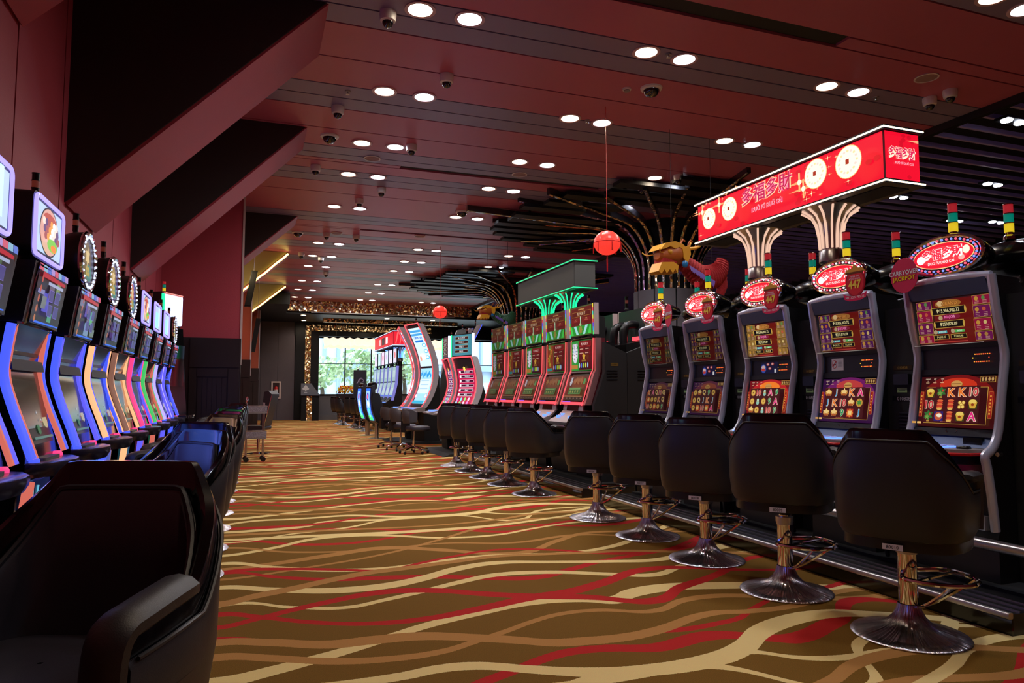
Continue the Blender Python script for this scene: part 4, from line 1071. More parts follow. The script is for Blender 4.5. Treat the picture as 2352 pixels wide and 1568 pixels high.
for i, lab in enumerate(['behind the nearest machine, its tower lamp at the right edge', 'back machine whose tower lamp stands over the carryover jackpot disc', 'back machine with tower lamp left of the sign post', 'back machine with tower lamp behind the fourth oval topper', 'back machine with tower lamp at the far end of the bank']):
    rear_a(2.93 + .80 * i, 'machine seen from the rear, ' + lab if i == 0 else 'black ' + lab)

# plinth with treads, foot rail
def plinth(y0, y1, lab, name='machine_plinth', xf=3.38, xb=4.85):
    t = thing(name, lab, 'plinth', (0, 0, 0))
    ob('plinth_body', MB().box(xf + .03, xb, y0, y1, 0, .10), 'black_paint', t)
    ob('plinth_core', MB().box(3.74, xb - .35, y0 + .02, y1 - .02, .10, .118), 'black_matte', t)
    ob('front_trim', MB().rbox(xf, xf + .032, y0, y1, .078, .108, .008, 'y', 3), 'aluminium', t)
    for k in range(3): ob('tread_strip', MB().box(xf + .09 + .075 * k, xf + .098 + .075 * k, y0 + .01, y1 - .01, .1, .106), 'steel', t)
    ob('kick_face', MB().box(xf + .02, xf + .03, y0, y1, .0, .078), 'black_gloss', t)
plinth(2.42, 6.62, 'black stepped plinth with silver edge under the near right machines')
plinth(7.1, 11.9, 'black stepped plinth with silver edge under the tiger machines')
t = thing('foot_rail', 'brushed silver foot rail low along the near right machines', 'rail', (3.62, 0, .36))
ob('rail_tube', MB().tube([(0, 2.2, 0), (0, 6.62, 0)], .03, 14), 'steel', t)
ob('rail_end', MB().tube([(0, 2.14, 0), (0, 2.2, 0)], .038, 14), 'aluminium', t)
for y in (2.3, 3.44, 4.26, 5.07, 5.89, 6.55): ob('rail_bracket', MB().tube([(0, y, 0), (.12, y, -.03), (.14, y, -.232)], .014, 8), 'black_paint', t)

# promotional cards
def card447(y, lab, x=3.73, z=1.845, s=1.0):
    t = thing('promo_card', lab, 'sign', (x, y, z), R(-90), 'round 447 million cards')
    ob('card_board', MB().prism([(px * s, pz * s) for px, pz in oval(.07, .085, 28, (0, .03))] , -.002, .002, 'y'), 'red_paint', t)
    p = Pr(); p.poly(oval(.068, .083, 28, (0, .03)), (190, 26, 60)); p.poly(oval(.060, .074, 28, (0, .03)), (226, 50, 66))
    p.poly([(-.075, .085), (.075, .085), (.06, .108), (.022, .112), (0, .135), (-.022, .112), (-.06, .108)], (226, 168, 66)); p.rect(0, .085, .13, .012, (120, 60, 30))
    p.text('WIN AN', 0, .064, .011, (240, 230, 240), .01); p.text('ADDITIONAL', 0, .050, .010, (240, 230, 240), .01, .09)
    p.text('447', 0, .018, .050, (255, 226, 90), .035, .10, sx=.9)
    p.poly([(-.085, -.028), (-.06, -.042), (-.02, -.050), (.02, -.050), (.06, -.042), (.085, -.028), (.078, -.062), (.04, -.076), (-.04, -.076), (-.078, -.062)], (228, 40, 96))
    p.text('MILLION PESOS', 0, -.056, .014, (250, 230, 236), .01, .14)
    p.build('card_print', lambda u, v, l: (u * s, -.003 - l * .0006, v * s), 'print_ink', t)
    ob('card_stem', MB().tube([(0, .004, -.07), (0, .05, -.07)], .004, 5), 'black_paint', t)
for i, lab in enumerate(['red 447 million pesos card on the no smoking sticker machine', 'red 447 million pesos card on the middle machine of the bank', 'red 447 million pesos card on the fourth machine of the bank', 'red 447 million pesos card on the farthest machine of the bank']):
    card447(3.60 + .815 * i, lab, 3.74, 1.845, 1.16)
def carry(x, y, z, lab, rz=-90):
    t = thing('promo_card', lab, 'sign', (x, y, z), R(rz), 'round carryover jackpot cards')
    pts = []
    for i in range(60):
        q = 2*PI*i/60; r_ = .095 + (.004 if i % 2 else 0); pts.append((r_ * math.cos(q), r_ * 1.12 * math.sin(q)))
    ob('card_board', MB().prism(pts, -.002, .002, 'y'), 'crimson' if 'crimson' in MATS else mat('crimson', rgb(216, 24, 84), .5), t)
    p = Pr(); p.outl('CARRYOVER', 0, .018, .030, (240, 232, 244), (120, 6, 40), .21, .05); p.outl('JACKPOT', 0, -.022, .036, (252, 214, 20), (120, 6, 40), .23, .05)
    p.build('card_print', lambda u, v, l: (u, -.0025 - l * .0006, v), 'print_ink', t)
    ob('card_stem', MB().tube([(0, .004, 0), (0, .16, .0)], .004, 5), 'black_paint', t)
carry(3.77, 3.25, 1.872, 'round carryover jackpot card beside the biggest oval topper', -90)
carry(3.74, 5.86, 1.89, 'round carryover jackpot card between the two farthest oval toppers', -103)

# ------------------------------------------------------------------ hanging sign boxes on tulip posts
def signbox(loc, lab, glow, faces, W=.32, L=2.16, H=.34, ribs='led_warm', zc=2.77, posts=(-.42, .42), zb=1.3):
    """long axis along y, seen side is -x"""
    t = thing('sign_box', lab, 'sign', loc)
    ob('box_core', MB().box(-W/2 + .004, W/2 - .004, -L/2 + .004, L/2 - .004, zc - H/2, zc + H/2), 'sign_grey', t)
    for s_, nm in ((1, 'top_cap'), (-1, 'bottom_cap')):
        z0 = zc + s_ * H/2; a, b_ = (z0, z0 + .032) if s_ > 0 else (z0 - .032, z0)
        c = ob(nm, MB().box(-W/2 - .02, W/2 + .02, -L/2 - .02, L/2 + .02, a, b_), 'gunmetal', t)
        zz = (a + b_) / 2; q = .021
        ob('led_line', MB().tube([(-W/2 - q, -L/2 - q, zz), (-W/2 - q, L/2 + q, zz), (W/2 + q, L/2 + q, zz), (W/2 + q, -L/2 - q, zz)], .0058, 6, closed=True), glow, c)
    ob('underside_recess', MB().box(-W/2 + .05, W/2 - .05, -L/2 + .05, L/2 - .05, zc - H/2 - .036, zc - H/2 - .031), 'void_black', t)
    for yy in posts:
        c = ob('tulip_capital', MB().lathe([(.21, zc - H/2 - .032), (.205, zc - H/2 - .045), (.14, zc - H/2 - .09), (.095, zc - H/2 - .17), (.078, zc - H/2 - .26), (.074, zc - H/2 - .36)], 28, c=(0, yy, 0)), 'steel', t)
        for k in range(14):
            q = 2*PI*k/14
            ob('lit_rib', MB().tube([((r_ + .004) * math.cos(q), yy + (r_ + .004) * math.sin(q), z) for r_, z in [(.205, zc - H/2 - .05), (.165, zc - H/2 - .072), (.125, zc - H/2 - .105), (.100, zc - H/2 - .16), (.083, zc - H/2 - .25), (.077, zc - H/2 - .35)]], .009, 6), ribs, c)
        ob('collar', MB().lathe([(.084, zc - H/2 - .36), (.09, zc - H/2 - .37), (.09, zc - H/2 - .45), (.08, zc - H/2 - .46)], 28, c=(0, yy, 0)), 'steel', t)
        ob('post', MB().lathe([(.065, .125), (.065, zc - H/2 - .46)], 24, c=(0, yy, 0)), 'black_paint', t)
    if faces: faces(t, W, L, H, zc)
    return t
emitmat('rib_warm', (1.0, 0.62, 0.45, 1), .75); emitmat('rib_blue', (0.1, 0.3, 1.0, 1), 2.5)
def red_faces(t, W, L, H, zc):
    p = Pr(); p.rect(0, 0, L - .02, H - .01, (214, 10, 38))
    rnd = random.Random(3)
    for k in range(26): p.ell(rnd.uniform(-L/2 + .05, L/2 - .05), rnd.uniform(-H/2 + .02, H/2 - .02), .03, .02, (196, 8, 32), 8)
    def coin(x, y, r_):
        p.ell(x, y, r_, r_, (255, 190, 120), 28); p.ell(x, y, r_ * .95, r_ * .95, (255, 236, 210), 28)
        for k in range(16):
            q = 2*PI*k/16; p.ell(x + r_ * .66 * math.cos(q), y + r_ * .66 * math.sin(q), r_ * .10, r_ * .08, (255, 196, 186) if k % 2 else (240, 205, 150), 7)
        p.rect(x, y, r_ * .26, r_ * .30, (150, 40, 20))
    def gleam(x, y, s):
        p.poly([(x - s * 2.2, y), (x, y + s * .16), (x + s * 2.2, y), (x, y - s * .16)], (255, 150, 100)); p.poly([(x - s * .12, y - s), (x + s * .12, y - s), (x + s * .12, y + s), (x - s * .12, y + s)], (255, 170, 110)); p.ell(x, y, s * .3, s * .3, (255, 240, 200), 8)
    for x, y in ((-.98, .09), (-.72, .10), (.34, -.04), (.30, .02)): gleam(x, y, .075)
    for k in range(34):
        x, y = rnd.choice(((-.95, .0), (-.5, .05), (.48, 0), (.78, 0))); gleam(x + rnd.uniform(-.13, .13), y + rnd.uniform(-.15, .15), rnd.uniform(.012, .022))
    # u runs towards the camera end: far end is -L/2
    coin(-.80, -.015, .098); coin(-.49, .0, .104); coin(.545, .01, .112); coin(.865, .0, .118)
    p.outl('多福多財', .02, .035, .155, (232, 30, 60), (255, 206, 150), .62, .055)
    p.text('多福多財', .02, .035, .150, (255, 120, 150), .03, .60); p.text('多福多財', .02, .035, .146, (176, 22, 70), .006, .59)
    p.outl('DUŌ FÚ DUŌ CÁI', .03, -.095, .046, (214, 50, 100), (255, 190, 190), .44, .06)
    p.build('led_screen', lambda u, v, l: (-W/2 - .001 - l * .0005, -u, zc + v), 'screen_hot', t)
    p = Pr(); p.rect(0, 0, W - .01, H - .01, (214, 10, 38))
    for k in range(8): p.ell(rnd.uniform(-.13, .13), rnd.uniform(-.15, .15), .02, .014, (190, 8, 32), 8)
    p.poly([(.04, .115), (.15, .125), (.15, .105)], (255, 150, 110))
    p.outl('多福多財', -.005, .02, .085, (200, 30, 80), (255, 214, 190), .235, .055); p.outl('DUŌ FÚ DUŌ CÁI', .01, -.048, .020, (220, 60, 110), (255, 200, 200), .16, .05)
    p.build('led_screen', lambda u, v, l: (u, -L/2 - .001 - l * .0005, zc + v), 'screen_hot', t)
signbox((4.16, 4.645, 0), 'long red glowing sign box with gold coins and red Chinese lettering on two posts', 'led_warm', red_faces, ribs='rib_warm')
def plain(t, W, L, H, zc):
    ob('side_panel', MB().box(-W/2 - .002, -W/2 + .004, -L/2 + .01, L/2 - .01, zc - H/2 + .002, zc + H/2 - .002), 'sign_grey', t)
    ob('end_panel', MB().box(-W/2 + .01, W/2 - .01, -L/2 - .002, -L/2 + .004, zc - H/2 + .002, zc + H/2 - .002), 'sign_grey', t)
signbox((4.18, 9.66, 0), 'blank grey sign box edged with green light above the tiger machines', 'led_green', plain, ribs='led_green', zc=2.745, posts=(-.57, .22))

# ------------------------------------------------------------------ tiger and dragon machines: three stacked screens
BP = [(.0, 1.80), (.0, 1.42), (-.03, 1.36), (-.11, 1.10), (-.15, .99), (-.19, .90)]
def b_side(sx):
    fr = [(.01, 1.80), (.01, 1.42), (-.02, 1.36), (-.10, 1.10), (-.14, 1.0)]
    return MB().prism(fr + [(-.06, 1.0), (-.02, 1.12), (.06, 1.37), (.085, 1.43), (.085, 1.80)], sx * .335 - .028, sx * .335 + .028)
def b_sideband(sx):
    fr = [(.087, 1.80), (.087, 1.43), (.062, 1.37), (-.018, 1.12), (-.058, 1.0)]
    return MB().prism(fr + [(a + .05, z) for a, z in fr[::-1]], sx * .335 - .022, sx * .335 + .022)
def b_edge(sx):
    return MB().tube([(sx * .308, y - .008, z) for y, z in [(.01, 1.80), (.0, 1.42), (-.03, 1.36), (-.112, 1.10), (-.148, .995)]], .006, 6)
def b_cab(): return MB().prism([(.03, 1.80), (.03, 1.42), (.0, 1.36), (-.08, 1.10), (-.11, 1.0), (-.11, .93), (-.20, .84), (-.20, .78), (.02, .72), (.06, .12), (.30, .12), (.30, 1.74)], -.30, .30)
def tiger(p, x, y, s, d):
    p.ell(x, y, s * .62, s, d((228, 228, 240)), 16)
    for sx in (-1, 1): p.ell(x + sx * s * .42, y + s * .82, s * .2, s * .2, d((200, 190, 205)), 8)
    for k in range(4):
        for sx in (-1, 1): p.poly([(x + sx * s * .6, y + s * (.6 - k * .32)), (x + sx * s * .22, y + s * (.5 - k * .3)), (x + sx * s * .6, y + s * (.48 - k * .32))], d((40, 36, 66)))
    p.rect(x, y + s * .62, s * .08, s * .4, d((50, 40, 70)))
    for sx in (-1, 1): p.ell(x + sx * s * .22, y + s * .18, s * .1, s * .07, d((90, 170, 220)), 8)
    p.ell(x, y - s * .35, s * .3, s * .28, d((250, 250, 255)), 10); p.ell(x, y - s * .2, s * .12, s * .08, d((200, 110, 130)), 8); p.poly([(x - s*.16, y - s*.5), (x + s*.16, y - s*.5), (x, y - s*.66)], d((120, 30, 40)))
def wyrm(p, x, y, s, d):
    for k in range(9):
        q = k * .8; p.ell(x + s * .25 * math.sin(q), y + s * (1 - k * .24), s * (.32 - .012 * k), s * .2, d((190 - 10 * (k % 2) * 4, 84 + 8 * k, 40)), 9)
    for k in range(7): p.star(x + s * .4 * math.sin(k * 1.1), y + s * (.9 - k * .28), s * .14, d((230, 170, 60)), 4)
    p.star(x, y + s * .9, s * .4, d((60, 170, 80)), 7, .4); p.ell(x + s * .1, y + s * .75, s * .08, s * .08, d((250, 230, 120)), 8)
def machine_b(y, lab, kind, dull):
    t = thing('slot_machine', lab, 'slot machine', (3.80, y, 0), R(-90), 'three screen tiger and dragon machines')
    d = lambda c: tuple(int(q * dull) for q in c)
    part('b_cab', 'cabinet', b_cab, 'black_paint', t)
    for sx in (-1, 1):
        part('b_side%d' % sx, 'side_rail', lambda: b_side(sx), 'rail_rose' if 'rail_rose' in MATS else mat('rail_rose', rgb(168, 120, 122), .35, .3), t)
        part('b_band%d' % sx, 'side_band', lambda: b_sideband(sx), 'band_rose' if 'band_rose' in MATS else mat('band_rose', rgb(104, 34, 46), .35, .1), t)
        part('b_edge%d' % sx, 'red_edge_light', lambda: b_edge(sx), 'led_red', t)
    top = part('b_top', 'top_display', lambda: MB().rbox(-.335, .335, .0, .05, 1.845, 2.222, .006, 'y', 2), 'black_paint', t)
    part('b_arm', 'display_arm', lambda: MB().rbox(-.05, .05, .05, .30, 1.75, 2.1, .04, 'x', 4), 'black_matte', t)
    for sx in (-1, 1):
        p = Pr()
        cols = [(255, 60, 90), (255, 220, 60), (80, 240, 120), (60, 180, 255), (120, 80, 255), (255, 70, 90), (250, 240, 90), (70, 230, 200)]
        for k in range(16): p.rect(0, -.18 + k * .0235, .014, .0236, cols[(k // 2 + int(y * 3) + (sx > 0) * 3) % 8])
        p.build('rainbow_edge', lambda u, v, l: (sx * .326 + u, -.004 - l * .0003, 2.033 + v), 'screen_hot', top)
        part('b_tcap%d' % sx, 'display_cheek', lambda: MB().box(sx * .341 - .006, sx * .341 + .006, .0, .06, 1.845, 2.222), 'silver_trim', top)
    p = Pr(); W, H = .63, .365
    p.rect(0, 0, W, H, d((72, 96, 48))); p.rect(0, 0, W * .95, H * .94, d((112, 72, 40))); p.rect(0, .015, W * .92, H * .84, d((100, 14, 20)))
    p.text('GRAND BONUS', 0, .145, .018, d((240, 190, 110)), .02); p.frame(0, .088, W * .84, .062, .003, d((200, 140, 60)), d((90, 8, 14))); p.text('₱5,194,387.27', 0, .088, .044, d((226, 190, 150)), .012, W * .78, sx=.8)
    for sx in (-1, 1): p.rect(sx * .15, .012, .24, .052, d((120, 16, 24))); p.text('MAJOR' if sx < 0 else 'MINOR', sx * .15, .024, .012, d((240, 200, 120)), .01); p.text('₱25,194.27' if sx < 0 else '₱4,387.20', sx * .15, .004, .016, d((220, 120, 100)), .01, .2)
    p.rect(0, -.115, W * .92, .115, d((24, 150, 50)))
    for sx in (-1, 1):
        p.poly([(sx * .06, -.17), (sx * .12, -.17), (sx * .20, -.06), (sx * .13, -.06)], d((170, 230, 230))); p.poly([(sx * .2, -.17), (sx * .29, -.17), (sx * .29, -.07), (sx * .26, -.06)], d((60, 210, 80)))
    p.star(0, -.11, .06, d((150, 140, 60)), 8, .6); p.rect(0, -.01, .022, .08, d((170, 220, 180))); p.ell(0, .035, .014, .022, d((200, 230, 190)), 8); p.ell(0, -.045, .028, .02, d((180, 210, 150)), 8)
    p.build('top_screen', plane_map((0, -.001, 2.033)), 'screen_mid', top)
    # middle screen
    mb_ = part('b_mb', 'bezel_bar', lambda: MB().rbox(-.31, .31, -.006, .03, 1.39, 1.41, .004, 'x', 2), 'light_grey', t); part('b_mt', 'top_bezel_bar', lambda: MB().rbox(-.31, .31, -.006, .03, 1.80, 1.82, .004, 'x', 2), 'black_gloss', t)
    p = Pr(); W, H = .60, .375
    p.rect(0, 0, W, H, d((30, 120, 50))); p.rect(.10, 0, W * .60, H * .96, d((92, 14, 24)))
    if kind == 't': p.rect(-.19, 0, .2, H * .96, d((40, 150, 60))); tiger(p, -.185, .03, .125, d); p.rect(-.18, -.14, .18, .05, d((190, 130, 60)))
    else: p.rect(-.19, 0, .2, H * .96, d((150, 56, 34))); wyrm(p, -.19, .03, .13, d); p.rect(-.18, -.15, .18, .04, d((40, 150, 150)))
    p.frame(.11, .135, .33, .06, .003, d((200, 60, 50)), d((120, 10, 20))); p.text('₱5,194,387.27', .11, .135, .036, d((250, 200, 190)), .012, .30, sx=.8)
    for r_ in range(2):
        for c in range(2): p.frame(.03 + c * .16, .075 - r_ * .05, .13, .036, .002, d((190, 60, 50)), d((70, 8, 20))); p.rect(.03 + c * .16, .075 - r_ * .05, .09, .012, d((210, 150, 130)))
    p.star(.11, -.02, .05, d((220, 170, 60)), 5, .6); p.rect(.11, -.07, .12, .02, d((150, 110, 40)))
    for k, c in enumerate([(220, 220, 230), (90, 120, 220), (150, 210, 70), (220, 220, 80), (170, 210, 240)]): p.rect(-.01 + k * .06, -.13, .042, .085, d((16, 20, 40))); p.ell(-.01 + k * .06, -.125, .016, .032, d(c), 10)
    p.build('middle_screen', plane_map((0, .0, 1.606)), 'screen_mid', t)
    # lower screen, tipped towards the player
    a = math.atan2(.105, .30)
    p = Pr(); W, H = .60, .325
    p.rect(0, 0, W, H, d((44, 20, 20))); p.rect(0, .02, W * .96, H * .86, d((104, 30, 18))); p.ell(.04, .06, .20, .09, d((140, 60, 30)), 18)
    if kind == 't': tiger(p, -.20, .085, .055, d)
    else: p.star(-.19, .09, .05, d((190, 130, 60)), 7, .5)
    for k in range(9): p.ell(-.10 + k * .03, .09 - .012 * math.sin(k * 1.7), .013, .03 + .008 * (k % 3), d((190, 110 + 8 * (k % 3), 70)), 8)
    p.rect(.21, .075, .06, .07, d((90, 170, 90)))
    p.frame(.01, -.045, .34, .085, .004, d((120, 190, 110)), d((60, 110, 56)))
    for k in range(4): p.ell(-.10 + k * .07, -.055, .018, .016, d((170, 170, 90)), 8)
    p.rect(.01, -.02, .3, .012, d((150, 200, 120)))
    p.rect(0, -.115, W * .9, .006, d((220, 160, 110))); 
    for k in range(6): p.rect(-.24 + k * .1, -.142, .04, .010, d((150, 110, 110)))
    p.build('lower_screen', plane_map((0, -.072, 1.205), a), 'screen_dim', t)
    part('b_glow', 'red_light_bar', lambda: MB().prism([(-.135, 1.035), (-.14, 1.005), (-.105, 1.0), (-.10, 1.03)], -.29, .29), 'led_red', t)
    part('b_glow2', 'violet_light_line', lambda: MB().box(-.29, -.05, -.145, -.137, 1.034, 1.042), 'led_indigo', t)
    dk = part('b_deck', 'button_deck', lambda: MB().prism([(-.12, 1.0), (-.13, .93), (-.21, .86), (-.30, .825), (-.33, .80), (-.33, .775), (-.19, .775), (-.11, .90)], -.28, .28), 'deck_grey', t)
    part('b_panel', 'info_panel', lambda: MB().prism([(-.126, .995), (-.138, .93), (-.13, .93), (-.118, .995)], -.16, .16), 'black_gloss', dk)
    for sx in (-1, 1):
        for j in range(2): part('b_key%d%d' % (sx, j), 'lit_button', lambda: MB().rbox(sx * .17 - .035, sx * .17 + .035, -.20 - j * .06, -.165 - j * .06, .862 - j * .025, .895 - j * .025, .008, 'z', 2), 'key_blue', dk)
    part('b_rest', 'armrest_ledge', lambda: MB().prism(rrect(-.30, .30, -.36, -.26, .05, 4), .772, .80, 'z'), 'grey_plastic', dk)
    tower(t, 0, .10, 2.18 if False else 2.222, .62, True)
    return t
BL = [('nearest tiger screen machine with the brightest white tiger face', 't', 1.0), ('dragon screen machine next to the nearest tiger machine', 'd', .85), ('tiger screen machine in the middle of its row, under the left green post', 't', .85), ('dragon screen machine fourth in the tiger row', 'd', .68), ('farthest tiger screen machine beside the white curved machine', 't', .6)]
for i, (lab, k, du) in enumerate(BL): machine_b(7.905 + .79 * i, lab, k, du)
# near end and rear machines of the second bank
def rear_b(y, lab, first):
    t = thing('slot_machine', lab, 'slot machine', (4.58, y, 0), R(90), 'machines on the back of the tiger bank')
    part('rb_cab', 'cabinet', b_cab, 'black_paint', t)
    for sx in (-1, 1): part('b_side%d' % sx, 'side_rail', lambda: b_side(sx), 'silver_trim', t)
    top = part('rb_top', 'top_display', lambda: MB().rbox(-.335, .335, -.01, .05, 1.80, 2.20, .01, 'y', 2), 'display_back' if 'display_back' in MATS else mat('display_back', rgb(40, 46, 44), .5), t)
    for sx in (-1, 1):
        part('rb_cap%d' % sx, 'display_cheek', lambda: MB().box(sx * .341 - .008, sx * .341 + .008, -.02, .05, 1.80, 2.21), 'silver_trim', top)
        part('rb_arm%d' % sx, 'display_arm', lambda: MB().tube(cat([(sx * .13, .05, 2.0), (sx * .13, .14, 2.0), (sx * .13, .22, 1.96), (sx * .13, .24, 1.86), (sx * .13, .24, 1.70)], 4), .05, 10), 'black_paint', t)
    part('rb_glow', 'red_sign_strip', lambda: MB().box(-.2, -.02, .052, .06, 1.805, 1.85), 'led_red', t)
    p = Pr(); p.rect(-.16, .02, .06, .09, (190, 190, 180)); 
    for k in range(5): p.rect(-.16, .05 - k * .014, .045, .004, (60, 60, 60))
    p.build('paper_label', lambda u, v, l: (-u, .051 + l * LH, 2.0 + v), 'print_ink', t)
    tower(t, 0, .12, 2.20, .8, True)
rear_b(7.95, 'nearest machine on the back of the tiger bank, display seen from behind', True)
rear_b(8.80, 'second machine on the back of the tiger bank, display seen from behind', False)
rear_b(9.60, 'third machine on the back of the tiger bank, behind the tiger displays', False)
t = thing('end_cabinet', 'black cabinet with V notched top closing the near end of the tiger bank', 'cabinet', (0, 7.42, 0))
for (xa, xb, nm) in ((3.78, 4.155, 'left_door'), (4.16, 4.54, 'right_door')):
    m_ = 1.62
    poly = [(3.80, .12), (4.155, .12), (4.155, m_), (3.86, 1.74), (3.86, 1.38), (3.72, 1.0)] if nm == 'left_door' else [(4.16, .12), (4.55, .12), (4.62, 1.0), (4.48, 1.38), (4.48, 1.74), (4.16, m_)]
    d_ = ob(nm, MB().prism(poly, 0, .06, 'y'), 'cab_black' if 'cab_black' in MATS else mat('cab_black', rgb(30, 28, 30), .5, bump=.08, bscale=300), t)
    cx = (xa + xb) / 2 + (-.01 if nm == 'left_door' else .02)
    for k in range(4): ob('vent_slot', MB().box(cx - .07, cx + .07, -.006, .0, 1.40 - k * .035, 1.408 - k * .035), 'black_gloss', d_)
p = Pr(); p.rect(3.99, 1.48, .10, .035, (120, 92, 40)); p.text('010807', 3.99, 1.48, .02, (40, 30, 10), .01)
p.build('asset_label', lambda u, v, l: (u, -.002 - l * LH, v), 'print_ink', t)

# ------------------------------------------------------------------ left row: machines with glowing side strips, seen along the row
CP = cat([(-.005, 1.45), (.010, 1.33), (.014, 1.22), (-.022, 1.09), (-.070, .96), (-.105, .86)], 4)
def c_strip(sx, dy=0.0, w=.035, h=.018):
    return MB().tube([(sx * (.285 if w > .03 else .245), p.x - .01 + dy, p.y) for p in CP], h, 8, ry=w, up=(0, -1, .2))
def c_body():
    return MB().prism([(-.075, 1.72), (-.03, 1.45), (.02, 1.30), (.0, 1.2), (-.05, 1.0), (-.085, .86), (-.085, .76), (-.06, .735), (-.03, .30), (.08, .0), (.34, .0), (.34, 1.72)], -.27, .27)
def c_tray():
    pts = [(-.27, -.06), (-.27, -.10), (-.22, -.17), (-.12, -.215), (0, -.228), (.12, -.215), (.22, -.17), (.27, -.10), (.27, -.06)]
    b = MB(); rows = []
    for z, k in ((.775, .90), (.80, .98), (.822, 1.0), (.836, .985), (.84, .95)):
        rows.append([(x * k, -.06 + (y + .06) * k, z) for x, y in pts])
    b.grid(rows, closed=True); n = len(pts); b.f.append(tuple(range(n - 1, -1, -1))); b.f.append(tuple(4 * n + k for k in range(n))); b.c += [None] * 2; return b
AL_ = {}
for k_, c_, e_ in (('led_indigo', (.22, .24, 1), 5), ('led_blue', (.10, .20, 1), 6), ('led_orange', (1, .55, .3), 3), ('led_brown', (1, .5, .3), 1), ('led_pink', (1, .1, .4), 2.5), ('led_lime', (.1, 1, .3), 2), ('led_violet', (.4, .35, 1), 3)):
    l_ = bpy.data.lights.new('strip_glow', 'AREA'); l_.shape = 'RECTANGLE'; l_.size = .5; l_.size_y = .5; l_.energy = e_ * .25; l_.color = c_; AL_[k_] = l_
def machine_c(i, y, s1, s2, top, lab, belly):
    t = thing('slot_machine', lab, 'slot machine', (-1.005, y, 0), R(90), 'machines along the left wall')
    part('c_body', 'cabinet', c_body, 'black_gloss', t)
    part('c_head', 'head_side', lambda: MB().prism([(-.095, 1.73), (-.055, 1.46), (.12, 1.46), (.30, 1.73)], -.29, -.25), 'black_paint', t)
    part('c_head2', 'head_side', lambda: MB().prism([(-.095, 1.73), (-.055, 1.46), (.12, 1.46), (.30, 1.73)], .25, .29), 'black_paint', t)
    if s1: part('c_strip-1', 'light_strip', lambda: c_strip(-1), s1, t); part('c_strip1', 'light_strip', lambda: c_strip(1), s1, t)
    if s2: part('c_in-1', 'inner_light_strip', lambda: c_strip(-1, -.004, .014, .012), s2, t); part('c_in1', 'inner_light_strip', lambda: c_strip(1, -.004, .014, .012), s2, t)
    if s1: 
        al = AL_[s1]; o = bpy.data.objects.new('strip_lamp', al); COL.objects.link(o); o.parent = t; o.location = (0, -.16, 1.15); o.rotation_euler = (R(-90), 0, 0)
    part('c_leg%s' % (s2 or 'n'), 'lower_light_strip', lambda: MB().tube([(-.25, -.10, .76), (-.25, -.08, .60), (-.25, -.05, .44)], .022, 8), s2 or 'led_dim_rose', t)
    # upper screen
    rnd = random.Random(i * 11 + 5); tn = [(70, 92, 110), (128, 165, 176), (126, 165, 164), (60, 44, 60), (58, 48, 60), (40, 40, 60), (66, 40, 60), (50, 50, 70), (70, 70, 60)][i % 9]
    p = Pr(); W, H = .47, .25
    p.rect(0, 0, W, H, (16, 14, 20))
    for k in range(9): p.rect(rnd.uniform(-.19, .19), rnd.uniform(-.08, .07), rnd.uniform(.04, .13), rnd.uniform(.02, .09), tuple(int(c * rnd.uniform(.5, 1.1)) for c in tn))
    p.poly([(-.2, .09), (.2, .09), (.2, .105), (-.2, .115)], (190, 30, 50)); p.poly([(-.2, -.11), (.21, -.11), (.21, -.116), (-.2, -.12)], (40, 110, 250))
    for k in range(5): p.ell(-.205, -.1 + k * .045, .014, .018, (190, 110 - 10 * k, 60), 8)
    for k in range(4): p.frame(-.02 + (k % 2) * .1, .02 - (k // 2) * .07, .075, .055, .002, (130, 110, 220), (66, 60, 130))
    p.rect(0, .07, .26, .014, (170, 180, 215))
    p.build('upper_screen', plane_map((0, -.082, 1.585), R(-8)), 'screen_mid', t)
    part('c_uf', 'upper_frame', lambda: MB().tube([(-.245, -.05, 1.46), (-.245, -.092, 1.72), (.245, -.092, 1.72), (.245, -.05, 1.46)], .011, 6, closed=True), 'chrome', t)
    p = Pr(); 
    for k in range(8): p.rect(-.21 + k * .06, 0, .058, .03, [(180, 150, 220), (220, 90, 120), (140, 190, 220), (90, 120, 220)][(k + i) % 4])
    p.build('top_light_band', plane_map((0, -.10, 1.715)), 'screen_mid', t)
    part('c_mid', 'middle_band', lambda: MB().prism([(-.008, 1.30), (-.018, 1.25), (.03, 1.25), (.03, 1.30)], -.25, .25), 'gunmetal', t)
    p = Pr(); p.rect(0, 0, .44, .10, (12, 12, 16)); p.ell(-.13, 0, .05, .035, (150, 150, 130), 10); p.ell(-.13, 0, .03, .02, (60, 80, 80), 8); p.rect(-.04, -.015, .05, .01, (255, 90, 50)); p.rect(.1, 0, .08, .05, (60, 70, 90))
    p.build('player_display', plane_map((0, .012, 1.37), R(8)), 'screen_dim', t)
    # lower glossy screen with small figures
    p = Pr(); p.rect(0, 0, .44, .31, (14, 12, 16)); p.rect(-.15, .0, .05, .28, (70, 24, 20)); p.ell(-.01, .09, .12, .02, (96, 90, 84), 14)
    p.ell(.12, .0, .045, .06, (196, 30, 50), 10); p.ell(.12, .055, .022, .026, (230, 170, 160), 8); p.ell(.17, -.05, .04, .04, (230, 220, 170), 8); p.ell(.03, -.09, .025, .025, (20, 130, 80), 8)
    for k in range(6): p.star(-.06 + k * .03, .13 - k * .035, .012, (230, 230, 240), 4)
    p.rect(.05, -.13, .3, .012, (90, 150, 140))
    p.build('lower_screen', plane_map((0, -.028, 1.06), R(-0) + math.atan2(.10, .30)), 'screen_dim', t)
    tr = part('c_tray', 'player_tray', c_tray, 'tray_black' if 'tray_black' in MATS else mat('tray_black', rgb(52, 46, 56), .22, .3), t)
    part('c_tp', 'tray_pad', lambda: MB().rbox(-.13, .13, -.13, -.075, .84, .853, .012, 'z', 3), 'grey_plastic', tr)
